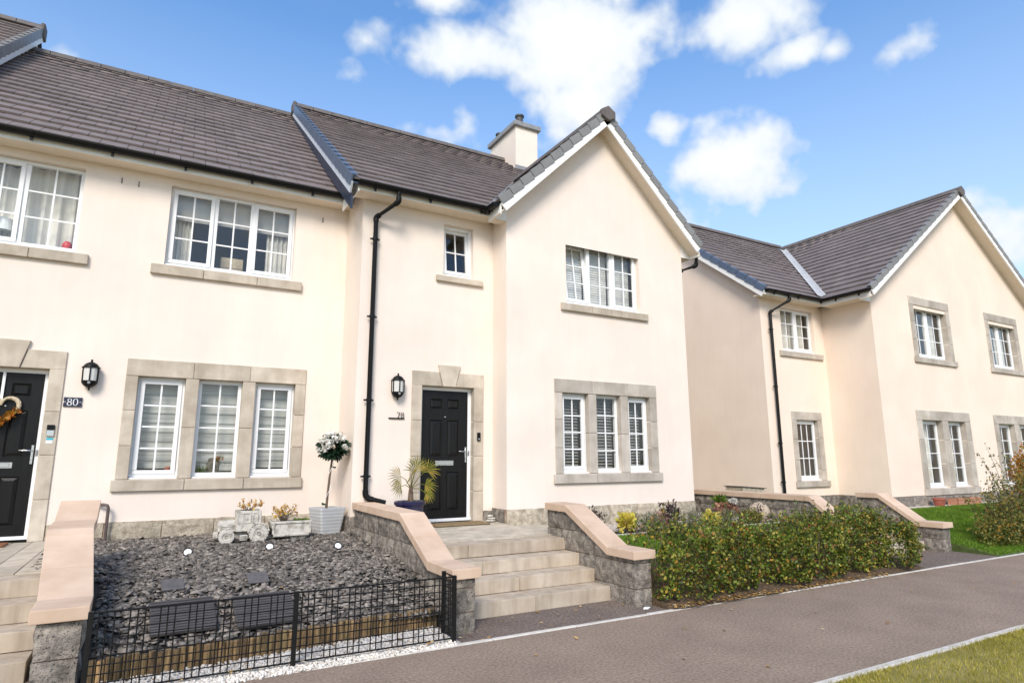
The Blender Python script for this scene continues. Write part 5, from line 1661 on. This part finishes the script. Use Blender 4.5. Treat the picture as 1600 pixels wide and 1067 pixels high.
nb = thing('house_number_sign', (3.16, YB - .02, 2.25), 'dark metal number 78 on a thin bar beside the door', 'number sign')
MB().box(3.03, 3.278, YB - .022, YB - .004, 2.200, 2.218).build('number_bar', M['metal'], nb, bevel=.002)
yy = YB - .018
MB().tube([(3.158, yy, 2.298), (3.206, yy, 2.298), (3.176, yy, 2.219)], .0052, 6).build('digit_seven', M['metal'], nb)
e8 = MB()
e8.tube([(3.247 + math.cos(a) * .020, yy, 2.278 + math.sin(a) * .019) for a in np.linspace(0, 2 * math.pi, 18, endpoint=False)], .0042, 6, closed=True)
e8.tube([(3.247 + math.cos(a) * .024, yy, 2.240 + math.sin(a) * .021) for a in np.linspace(0, 2 * math.pi, 18, endpoint=False)], .0042, 6, closed=True)
e8.build('digit_eight', M['metal'], nb)

db = thing('doorbell', (4.535, YB - .03, 1.95), 'black video doorbell on the number 78 door jamb', 'doorbell')
MB().box(4.505, 4.563, YB - .048, YB - .023, 1.885, 2.02).build('bell_body', M['black'], db, bevel=.006)
MB().lathe([(.016, 0), (.014, .004), (.0001, .005)], (0, 0, 0), 16).xform(Matrix.Translation((4.534, YB - .048, 1.915)) @ Matrix.Rotation(math.pi / 2, 4, 'X')).build('bell_button', M['lead'], db)
db2 = thing('doorbell', (-1.165, -.03, 1.97), 'silver and black video doorbell on the number 80 door jamb', 'doorbell')
MB().box(-1.212, -1.13, -.045, -.024, 1.905, 1.985).build('bell_body', M['chrome'], db2, bevel=.005)
MB().box(-1.212, -1.13, -.047, -.024, 1.987, 2.05).build('bell_camera', M['black'], db2, bevel=.005)
st = thing('door_sticker', (-1.165, -.024, 1.85), 'small cyan and white notice under the number 80 doorbell', 'sticker')
MB().box(-1.205, -1.135, -.026, -.0225, 1.815, 1.855).build('notice_white', M['white'], st)
MB().box(-1.205, -1.135, -.026, -.0225, 1.857, 1.885).build('notice_cyan', M['cyan'], st)

# wreath on door 80
wr = thing('door_wreath', (-1.76, .07, 2.05), 'heart shaped wicker wreath with orange autumn leaves on the number 80 door', 'wreath')
hp = []
for k in range(40):
    a = 2 * math.pi * k / 40
    hx_ = 16 * math.sin(a) ** 3; hz_ = 13 * math.cos(a) - 5 * math.cos(2 * a) - 2 * math.cos(3 * a) - math.cos(4 * a)
    hp.append((-1.735 + hx_ * .0118, .085, 2.245 + hz_ * .0118))
for s in range(5):
    q = [(x + math.sin(k * .9 + s * 1.3) * .012, y + math.cos(k * .9 + s * 1.3) * .012, z + math.cos(k * .7 + s) * .008) for k, (x, y, z) in enumerate(hp)]
    MB().tube(q, .015, 7, closed=True).build('wicker_strand', M['wicker'], wr, smooth=True)
g = np.random.default_rng(3)
P = np.array([hp[k] for k in range(12, 27)]).repeat(12, 0) + g.normal(0, .02, (180, 3)) + np.array([0, -.03, 0])
leaves('autumn_leaves', P, .07, .045, M['orange'], 6, wr)
MB().box(-1.755, -1.725, .098, .118, 2.34, 2.72).build('hanger_strap', M['white'], wr)

mt = MB().box(3.62, 4.50, -1.42, -1.02, slope(-1.2) + .003, slope(-1.2) + .025).build('doormat', M['mat'], bevel=.006)
tag(mt, 'brown coir doormat in front of the number 78 door', 'doormat')
mt = MB().box(-2.1, -1.42, -.52, -.14, .609, .628).build('doormat', M['rustmat'], bevel=.006)
tag(mt, 'rust coloured doormat at the number 80 door', 'doormat')
so = thing('stone_stack', (4.70, -1.06, .64), 'small stack of pale stones at the plinth corner', 'ornament')
for k, (w, h, dx) in enumerate(((.085, .035, 0), (.07, .03, .01), (.052, .04, -.012))):
    z = slope(-1.06) + (0, .036, .068)[k]
    MB().lathe([(.0001, 0), (w * .8, .004), (w, h * .5), (w * .75, h * .92), (.0001, h)], (4.66 + dx, -1.12, z), 14, sy=.75).build('pebble', M['concrete'], so, smooth=True)

# things inside windows
ow = thing('window_ornament', (.80, .30, 1.38), 'dark sculpted ornament with small flowers behind the middle ground floor pane', 'ornament')
MB().lathe([(.10, 0), (.11, .05), (.115, .14), (.09, .22), (.03, .26), (.0001, .265)], (.78, .30, 1.40), 16, sy=.6).build('ornament_body', M['granite'], ow, smooth=True)
leaves('ornament_flowers', np.random.default_rng(1).normal([.84, .22, 1.62], [.03, .02, .03], (24, 3)), .04, .03, M['orange'], 4, ow)
pt = thing('sill_plant', (.60, .24, 1.40), 'small trailing green plant on the sill behind the middle pane', 'plant')
leaves('leaf_crown', np.random.default_rng(2).normal([.60, .23, 1.46], [.06, .03, .025], (90, 3)), .035, .025, M['greenleaf'], 5, pt)
ob = thing('sill_ornament', (.22, .22, 1.44), 'little brown round ornament on the sill behind the left pane', 'ornament')
MB().lathe([(.0001, 0), (.035, .01), (.045, .035), (.03, .065), (.0001, .07)], (.20, .21, 1.44), 14).build('ornament_body', M['terracotta'], ob, smooth=True)
cd_ = thing('card_box', (.80, .40, 4.46), 'pale buff box standing on the upper window sill', 'box')
MB().box(.66, .98, .36, .46, 4.42, 4.72).build('box_body', M['terracotta2'] if False else M['wicker'], cd_, bevel=.005)
MB().box(.68, .96, .352, .359, 4.56, 4.58).build('box_tape', M['coping'], cd_)
lm = thing('table_lamp', (-2.02, .55, 4.4), 'white lampshade behind the left upper window', 'lamp')
MB().lathe([(.13, 0), (.10, .17)], (-2.02, .26, 4.62), 20).build('lamp_shade', M['white'], lm)
MB().lathe([(.05, 0), (.012, .02), (.012, .3)], (-2.02, .26, 4.40), 12).build('lamp_stand', M['lead'], lm)

rt = thing('sill_toy', (-1.30, .26, 4.42), 'small red rounded toy on the upper left window sill', 'toy')
MB().lathe([(.0001, 0), (.05, .005), (.062, .04), (.055, .09), (.03, .12), (.0001, .128)], (-1.29, .22, 4.46), 16).build('toy_dome', M['redtoy'], rt, smooth=True)
MB().lathe([(.045, 0), (.05, .03), (.04, .045)], (-1.29, .22, 4.415), 14).build('toy_base', M['lead'], rt, smooth=True)


# ================================================================== PLANTED GARDENS ON THE RIGHT
bd = MB()
bd.box(5.03, 9.8, -2.58, -1.35, .2, .50)
o = bd.build('flower_bed', M['soil']); tag(o, 'flower bed along the middle house gable', 'flower bed', kind='structure')
g = np.random.default_rng(21); N = 7000
X = g.uniform(5.03, 9.8, N); Y = g.uniform(-2.2, -1.42, N)
X2 = g.uniform(8.8, 9.8, 1500); Y2 = g.uniform(-2.3, 0, 1500)
o = chips('pale_gravel', np.stack([np.concatenate([X, X2]), np.concatenate([Y, Y2]), .51 + g.uniform(-.005, .015, N + 1500)], 1), g.uniform(.018, .04, N + 1500), .55, .5, M['pink_chip'], 22, .7)
tag(o, 'pale gravel mulch along the foot of the gable wall', 'gravel', kind='stuff')
o = MB().box(8.76, 9.8, -1.35, 8, .2, .50).build('side_strip', M['soil']); tag(o, 'ground strip between middle house and far wall', 'ground', kind='structure')
be = thing('bed_edging', (7.3, -2.61, .5), 'pale kerb between flower bed and lawn', 'edging')
x = 5.04
while x < 9.7:
    MB().box(x + .003, min(x + .6, 9.79) - .003, -2.645, -2.582, .3, .525).build('edging_stone', M['kerb'], be, bevel=.005); x += .6


def lawn(name, lab, gx, gy, zf, mat, keepf=None):
    mb = MB()
    for i in range(len(gx) - 1):
        for j in range(len(gy) - 1):
            mb.quad(*[(gx[p], gy[q], zf(gx[p], gy[q])) for p, q in ((i, j), (i + 1, j), (i + 1, j + 1), (i, j + 1))])
    for j in range(len(gy) - 1):
        for xx in (gx[0], gx[-1]):
            mb.quad((xx, gy[j], -.1), (xx, gy[j + 1], -.1), (xx, gy[j + 1], zf(xx, gy[j + 1])), (xx, gy[j], zf(xx, gy[j])))
    o = mb.build(name, mat); return tag(o, lab, 'lawn', kind='structure')


z78 = lambda x, y: float(np.interp(y, [-4.64, -4.2, -3.6, -2.64], [.0, .10, .40, .505]))
lawn('lawn', 'small lawn behind the low hedge', np.linspace(5.03, 9.8, 12), np.linspace(-4.64, -2.64, 10), z78, M['grass_mat'])
zrh = lambda x, y: float(np.interp(y, [-4.64, -3.6, -2.4, -1.3, 0], [.0, .18, .43, .45, .45]))
lawn('lawn', 'lawn in front of the right house', np.linspace(12.3, 30, 20), np.linspace(-4.64, -.05, 14), zrh, M['grass_mat'])
lawn('lawn', 'grass strip above the far steps', np.linspace(10.1, 12.3, 6), np.linspace(-2.62, -.05, 6), lambda x, y: .45, M['grass_mat'])


def blades(name, X, Y, Z, h, w, mat, seed):
    g = np.random.default_rng(seed); n = len(X)
    a = g.uniform(0, 2 * np.pi, n); hh = h * g.uniform(.45, 1.2, n); le = g.uniform(-.7, .7, (n, 2)) * hh[:, None]
    dx, dy = np.cos(a) * w, np.sin(a) * w
    V = np.stack([np.stack([X - dx, Y - dy, Z], 1), np.stack([X + dx, Y + dy, Z], 1), np.stack([X + le[:, 0], Y + le[:, 1], Z + hh], 1)], 1).reshape(-1, 3)
    return put(name, mesh_fast(name, V, 3, np.arange(3 * n).reshape(-1, 3)), mat)


g = np.random.default_rng(31)
N = 30000
X = g.uniform(5.05, 9.7, N); Y = g.uniform(-3.7, -2.66, N)
o = blades('grass', X, Y, np.interp(Y, [-4.64, -4.2, -3.6, -2.64], [.0, .10, .40, .505]), .045, .004, M['lawn'], 1); tag(o, 'bright green grass behind the hedge', 'grass', kind='stuff')
N = 90000
X = g.uniform(12.32, 21, N); Y = g.uniform(-4.6, -1.75, N)
o = blades('grass', X, Y, np.interp(Y, [-4.64, -3.6, -2.4, -1.3, 0], [.0, .18, .43, .45, .45]), .05, .006, M['lawn'], 2); tag(o, 'bright green grass before the right house', 'grass', kind='stuff')
N = 14000
X = g.uniform(10.12, 12.3, N); Y = g.uniform(-2.6, -.3, N)
o = blades('grass', X, Y, np.full(N, .45), .05, .005, M['lawn'], 3); tag(o, 'grass at the head of the far steps', 'grass', kind='stuff')
N = 120000
X = g.uniform(2.5, 13, N); Y = -6.895 - 2.6 * g.uniform(0, 1, N) ** 1.3
keep = g.uniform(0, 1, N) < (.55 + .45 * np.sin(X * 2.1 + np.sin(Y * 3)) * np.cos(Y * 2.7))+.25
X, Y = X[keep], Y[keep]
o = blades('grass', X, Y, np.full(len(X), -.004), .032, .0028, M['lawn_dry'], 4); tag(o, 'yellowish short grass on the verge at lower right', 'grass', kind='stuff')

# ---- hedge
o = MB().add([(4.985, -4.657, .012), (10.0, -4.657, .012), (10.0, -4.2, .115), (4.985, -4.2, .115), (10.0, -3.85, .29), (4.985, -3.85, .29)], [(0, 1, 2, 3), (3, 2, 4, 5)]).add([(4.985, -4.657, -.05), (4.985, -3.85, -.05), (4.985, -3.85, .29), (4.985, -4.2, .115), (4.985, -4.657, .012)], [(0, 1, 2, 3, 4)]).build('hedge_soil', M['litter'])
o2 = MB().add([(4.99, -4.66, .0145), (5.0, -4.70, .0145), (5.3, -4.735, .0145), (5.6, -4.715, .0145), (5.9, -4.74, .0145), (6.3, -4.72, .0145), (6.6, -4.735, .0145), (6.9, -4.70, .0145), (7.2, -4.715, .0145), (7.5, -4.68, .0145), (7.8, -4.655, .0145)], [tuple(range(11))]).build('leaf_litter', M['litter'])
tag(o2, 'brown leaf litter spilling over the path edging below the hedge', 'leaf litter', kind='stuff')
tag(o, 'bare brown soil under the low hedge', 'soil', kind='structure')
hg = thing('low_hedge', (7.4, -4.25, 0), 'loose low hedge with green, yellow and orange leaves beside the footpath', 'hedge')
g = np.random.default_rng(41)


def hedge_h(x):
    return .72 + .07 * np.sin(x * 2.3 + 1) + .07 * np.sin(x * 5.1) + .06 * np.sin(x * 11.3) + .045 * np.sin(x * 23) - .25 * np.clip((5.25 - x) / .3, 0, 1)


def hedge_yf(x):
    return -4.66 + .07 * np.sin(x * 3.1) + .06 * np.sin(x * 7.7) + .04 * np.sin(x * 14.3 + 1)


N = 52000
X = g.uniform(4.97, 9.95, N); H = hedge_h(X); F = hedge_yf(X); B = -3.85 + .05 * np.sin(X * 4)
m1 = g.uniform(0, 1, N)
u = g.uniform(0, 1, N)
Zf = .06 + (H - .06) * u ** .8
bulge = .10 * (2 * np.abs(Zf / H - .5)) ** 2
Yfront = F + bulge + np.abs(g.normal(0, .07, N))
Ytop = F + (B - F) * g.uniform(0, 1, N)
Ztop = H - np.abs(g.normal(0, .07, N)) + .05 * g.normal(0, 1, N) * (g.uniform(0, 1, N) < .25)
Yin = F + (B - F) * g.uniform(.1, 1, N); Zin = H * g.uniform(.1, .95, N)
sel = m1 < .5; sel2 = (m1 >= .5) & (m1 < .78)
Y = np.where(sel, Yfront, np.where(sel2, Ytop, Yin)); Z = np.where(sel, Zf, np.where(sel2, Ztop, Zin))
clump = np.sin(X * 17 + 3 * np.sin(Z * 9)) * np.sin(Z * 15 + 2 * np.sin(X * 6)) + .6 * np.sin(X * 31 + Z * 27)
keep = (clump > g.uniform(-1.3, 1.35, N)) & ~((X < 5.09) & (Z > .44) & (Y > -4.46))
P = np.stack([X, Y, Z], 1)[keep]
SP = []; rg = random.Random(17); spr = MB()
for k in range(420):       # sprigs standing out of the top and face
    x = rg.uniform(5.1, 9.9); h = float(hedge_h(np.array(x)))
    top_ = rg.random() < .6
    b = Vector((x, rg.uniform(-4.5, -3.95), h - .08)) if top_ else Vector((x, float(hedge_yf(np.array(x))) + .08, rg.uniform(.15, h)))
    d = Vector((rg.uniform(-.5, .5), rg.uniform(-.6, .1) if top_ else -1, 1.2 if top_ else rg.uniform(.1, .9))).normalized()
    L_ = rg.uniform(.10, .30) if top_ else rg.uniform(.10, .22)
    spr.tube([b, b + d * L_], [.0035, .0015], 4)
    for q in range(9):
        SP.append(tuple(b + d * (L_ * (q + 1) / 9) + Vector((rg.gauss(0, .014), rg.gauss(0, .014), rg.gauss(0, .01)))))
P = np.concatenate([P, np.array(SP)])
spr.raw('hedge_sprigs', M['twig'], hg)['kind'] = 'stuff'
sz = .04 * g.uniform(.5, 1.45, len(P))
leaves('hedge_leaves', P, sz, sz * .62, M['hedge'], 42, hg, .3, np.array([0, -.45, .25]))
mb = MB(); rg = random.Random(6)
for k in range(46):
    x = 5.05 + 4.85 * (k + rg.random()) / 46; y = rg.uniform(-4.5, -4.0)
    for q in range(4):
        tx, ty = x + rg.uniform(-.22, .22), y + rg.uniform(-.2, .25)
        tzz = float(hedge_h(np.array(x))) * rg.uniform(.7, 1.02)
        mb.tube([(x, y, 0), ((x + tx) / 2 + rg.uniform(-.05, .05), (y + ty) / 2, tzz * .5), (tx, ty, tzz)], [.008, .006, .0025], 5)
for k in range(40):     # low bare runners
    x = 5.1 + 4.6 * rg.random(); y = -4.55 + rg.uniform(-.05, .05)
    mb.tube([(x, y + .2, .06), (x + rg.uniform(-.12, .12), y + .05, .10), (x + rg.uniform(-.25, .25), y, .03)], [.005, .004, .002], 5)
mb.raw('hedge_stems', M['twig'], hg)

# ---- planting in the bed (label, base xyz, crown centre offset, radii, leaves, leaf size, material)
for (lab, b, cz, r, n, ls, mt_, asp, up, cat) in (
    ('dark purple upright shrub just behind the short wall', (5.95, -2.05, .5), .17, (.20, .14, .22), 380, .05, 'purple', .5, .9, 'shrub'),
    ('bright yellow variegated shrub beside the short wall', (6.30, -2.40, .5), .17, (.16, .15, .14), 420, .065, 'yellow', .6, .3, 'shrub'),
    ('small pointed dark olive conifer behind the yellow shrub', (6.52, -2.30, .5), .16, (.07, .07, .18), 420, .03, 'olive', .4, .9, 'conifer'),
    ('grey green lavender clump at the front of the bed', (6.78, -2.38, .5), .13, (.24, .18, .17), 1500, .045, 'lavender', .18, 1.6, 'lavender'),
    ('pale dried grassy clump before the gable plinth', (7.22, -2.15, .5), .14, (.14, .12, .17), 500, .05, 'rust', .15, 1.8, 'plant'),
    ('dark purple spiky shrub standing before the gable plinth', (7.42, -2.15, .5), .20, (.22, .15, .24), 430, .06, 'purple', .45, 1.0, 'shrub'),
    ('green and brown lavender near the house corner', (7.84, -2.25, .5), .12, (.22, .18, .16), 1200, .045, 'lavender', .18, 1.6, 'lavender'),
    ('yellow leaved shrub at the middle of the bed', (8.02, -2.45, .5), .13, (.16, .15, .14), 420, .06, 'yellow', .6, .3, 'shrub'),
    ('grey lavender right of the middle yellow shrub', (8.50, -2.35, .5), .12, (.26, .2, .15), 1300, .045, 'lavender', .18, 1.5, 'lavender'),
    ('yellow green mounded shrub before the stone ball', (9.05, -2.38, .5), .10, (.22, .2, .16), 900, .045, 'olive', .5, .5, 'shrub'),
    ('rust coloured fading hydrangea against the far wall', (9.45, -1.5, .5), .14, (.30, .2, .16), 520, .07, 'rust', .6, .3, 'hydrangea'),
    ('bright green leafy plant behind the rust hydrangea', (9.60, -1.2, .5), .28, (.14, .12, .14), 160, .11, 'greenleaf', .45, .5, 'plant'),
    ('thin dark stemmed plant left of the stone ball', (9.35, -2.3, .5), .17, (.13, .12, .2), 120, .05, 'purple', .4, .8, 'plant'),
):
    shrub('bed_shrub' if cat == 'shrub' else cat + ('_plant' if cat != 'plant' else '_clump'), lab, cat, b, (b[0], b[1], b[2] + cz), r, n, ls, M[mt_], int(b[0] * 100), 'planting in the gable flower bed', 8, .2, up, asp)
bl = thing('stone_ball', (9.62, -2.10, .5), 'round sandstone ball ornament at the end of the bed', 'ball ornament')
MB().lathe([(math.sin(a) * .185, -math.cos(a) * .18) for a in np.linspace(0.001, math.pi - .12, 18)] + [(.02, .185), (.0001, .188)], (9.62, -2.10, .64), 28).build('ball_body', M['ball'], bl, smooth=True)
for k, (x, y, lab) in enumerate(((9.52, -1.62, 'white dried hydrangea head beside the far wall'),)):
    t = thing('hydrangea_flower', (x, y, .5), lab, 'flower')
    MB().tube([(x, y, .5), (x - .02, y, .8)], .006, 6).build('stem', M['twig'], t)
    leaves('petals', ellipsoid_pts((x - .02, y, .82), (.07, .07, .05), 140, 3, .5), .04, .035, M['petal'], 3, t)

# ---- shrub and orange plant at the right edge
bs_ = thing('arching_shrub', (13.4, -4.1, 0), 'sprawling shrub with arching shoots at the right edge of the footpath', 'shrub')
g = np.random.default_rng(51)
P = np.concatenate([ellipsoid_pts((13.55, -4.2, .30), (.85, .36, .36), 4200, 51, .3), ellipsoid_pts((14.6, -4.1, .42), (.9, .45, .5), 5200, 52, .3), ellipsoid_pts((15.6, -4.0, .6), (1.1, .5, .7), 4000, 53, .3)])
P = P[P[:, 2] > .02]
mb = MB(); SP = []
rg = random.Random(9)
for k in range(46):
    b = Vector((rg.uniform(13.3, 15.8), rg.uniform(-4.3, -3.9), .3))
    hgt = rg.uniform(.75, 1.15) if b.x < 14.1 else rg.uniform(1.0, 1.75)
    lean = rg.uniform(-.8, .25)
    t = b + Vector((lean, rg.uniform(-.25, .2), hgt - .2)); m_ = b.lerp(t, .5) + Vector((-lean * .18, 0, .12))
    pts = [b * (1 - s) ** 2 + m_ * 2 * s * (1 - s) + t * s * s for s in np.linspace(0, 1, 9)]
    mb.tube(pts, [.007 - .0006 * i for i in range(9)], 5)
    for p_ in pts[2:]:
        for _ in range(6): SP.append(p_ + Vector((rg.gauss(0, .035), rg.gauss(0, .035), rg.gauss(0, .03))))
mb.raw('shoots', M['twig'], bs_)
P = np.concatenate([P, np.array([tuple(p) for p in SP])])
sz = .05 * g.uniform(.6, 1.3, len(P))
leaves('leaf_crown', P, sz, sz * .55, M['bush'], 54, bs_, .3)
shrub('orange_shrub', 'orange autumn leaved shrub at the very right edge', 'shrub', (16.0, -3.6, .2), (16.0, -3.75, 1.2), (.42, .3, .6), 1500, .07, M['orange'], 61, None, 10, .3, .2, .6)

# ---- pots by the right house
for (x, w, h, mt_, lab, ln) in ((16.55, .13, .20, 'terracotta', 'small red plant pot by the right house plinth', 1), (17.75, .20, .15, 'terracotta2', 'long pale terracotta trough by the right house plinth', 2.9)):
    t = thing('plant_pot' if ln == 1 else 'plant_trough', (x, -1.66, .45), lab, 'plant pot')
    if ln == 1:
        MB().lathe([(w * .78, 0), (w, h * .78), (w * 1.12, h * .8), (w * 1.12, h), (w * .98, h), (w * .95, h * .85)], (x, -1.66, .45), 20).build('pot_body', M[mt_], t, smooth=True)
        MB().lathe([(.0001, 0), (w * .95, 0)], (x, -1.66, .45 + h * .86), 16).build('soil', M['soil'], t)
    else:
        b = MB(); b.box(x - .55, x + .55, -1.78, -1.75, .45, .45 + h + .02); b.box(x - .55, x + .55, -1.55, -1.52, .45, .45 + h + .02); b.box(x - .55, x - .52, -1.75, -1.55, .45, .45 + h + .02); b.box(x + .52, x + .55, -1.75, -1.55, .45, .45 + h + .02)
        tb_ = b.build('trough_body', M[mt_], t, bevel=.008)
        MB().box(x - .52, x + .52, -1.75, -1.55, .45, .45 + h - .02).build('soil', M['soil'], t)
        MB().box(x - .57, x + .57, -1.79, -1.781, .45 + h - .01, .45 + h + .02).build('rim', M[mt_], t)
pth = MB().box(12.7, 24, -1.75, -1.42, .3, .462).build('gravel_margin', M['pink_chip']); tag(pth, 'gravel margin along the right house', 'gravel margin', kind='structure')

# ---- low shed roof seen over the far wall
sh_ = thing('meter_box', (11.8, -.02, .5), 'low grey box seen over the far wall', 'box')
MB().prism([(11.35, .5), (12.05, .5), (12.05, .93), (11.35, .985)], 'y', -.3, .2).build('box_body', M['plinth'], sh_, bevel=.01)
MB().prism([(11.33, .985), (11.33, 1.0), (12.08, .945), (12.08, .93)], 'y', -.33, .23).build('box_lid', M['ridge'], sh_)

# ---- litter
g = np.random.default_rng(71)
pts = []
for (n, x0, x1, y0, y1, z) in ((900, 5.02, 9.0, -4.75, -4.42, .02), (16, 2.6, 4.9, -4.6, -4.0, .004), (26, 2.0, 10, -6.5, -4.75, .006), (34, -.2, 2.4, -4.72, -4.4, .045), (6, 2.5, 2.9, -4.66, -4.45, .004), (10, 13, 15, -4.9, -4.6, .006)):
    q = g.uniform([x0, y0, z], [x1, y1, z + .012], (n, 3)); pts.append(q)
for q in g.uniform([0, -3.9, 0], [2.4, -.5, 0], (16, 3)):
    pts.append(np.array([[q[0], q[1], bedz(q[1]) + .03]]))
P = np.concatenate(pts); n = len(P)
d = np.stack([np.cos(a_ := g.uniform(0, 6.28, n)), np.sin(a_), g.uniform(-.15, .3, n)], 1)
s = np.stack([-np.sin(a_), np.cos(a_), g.uniform(-.2, .2, n)], 1)
L = g.uniform(.025, .055, n)[:, None]
V = np.stack([P - d * L * .5, P - s * L * .32 + [0, 0, .004], P + d * L * .5, P + s * L * .32 + [0, 0, .004]], 1).reshape(-1, 3)
base = (np.arange(n) * 4)[:, None]
F = np.concatenate([base + np.array([[0, 2, 1]]), base + np.array([[0, 3, 2]])], 1).reshape(-1, 3)
o = put('fallen_leaves', mesh_fast('fallen_leaves', V, 3, F), M['fallen']); tag(o, 'brown and yellow fallen leaves scattered on footpath and gravel', 'fallen leaves', kind='stuff')
pc = MB().add([(4.74, -4.50, .002), (4.80, -4.52, .002), (4.89, -4.46, .002), (4.80, -4.44, .002), (4.75, -4.497, .012), (4.80, -4.51, .01), (4.88, -4.46, .01), (4.80, -4.45, .016)],
              [(0, 3, 2, 1), (4, 5, 6, 7), (0, 1, 5, 4), (1, 2, 6, 5), (2, 3, 7, 6), (3, 0, 4, 7)]).build('stone_flake', M['white'], bevel=.004)
tag(pc, 'flat white flake of stone at the foot of the short wall', 'stone')
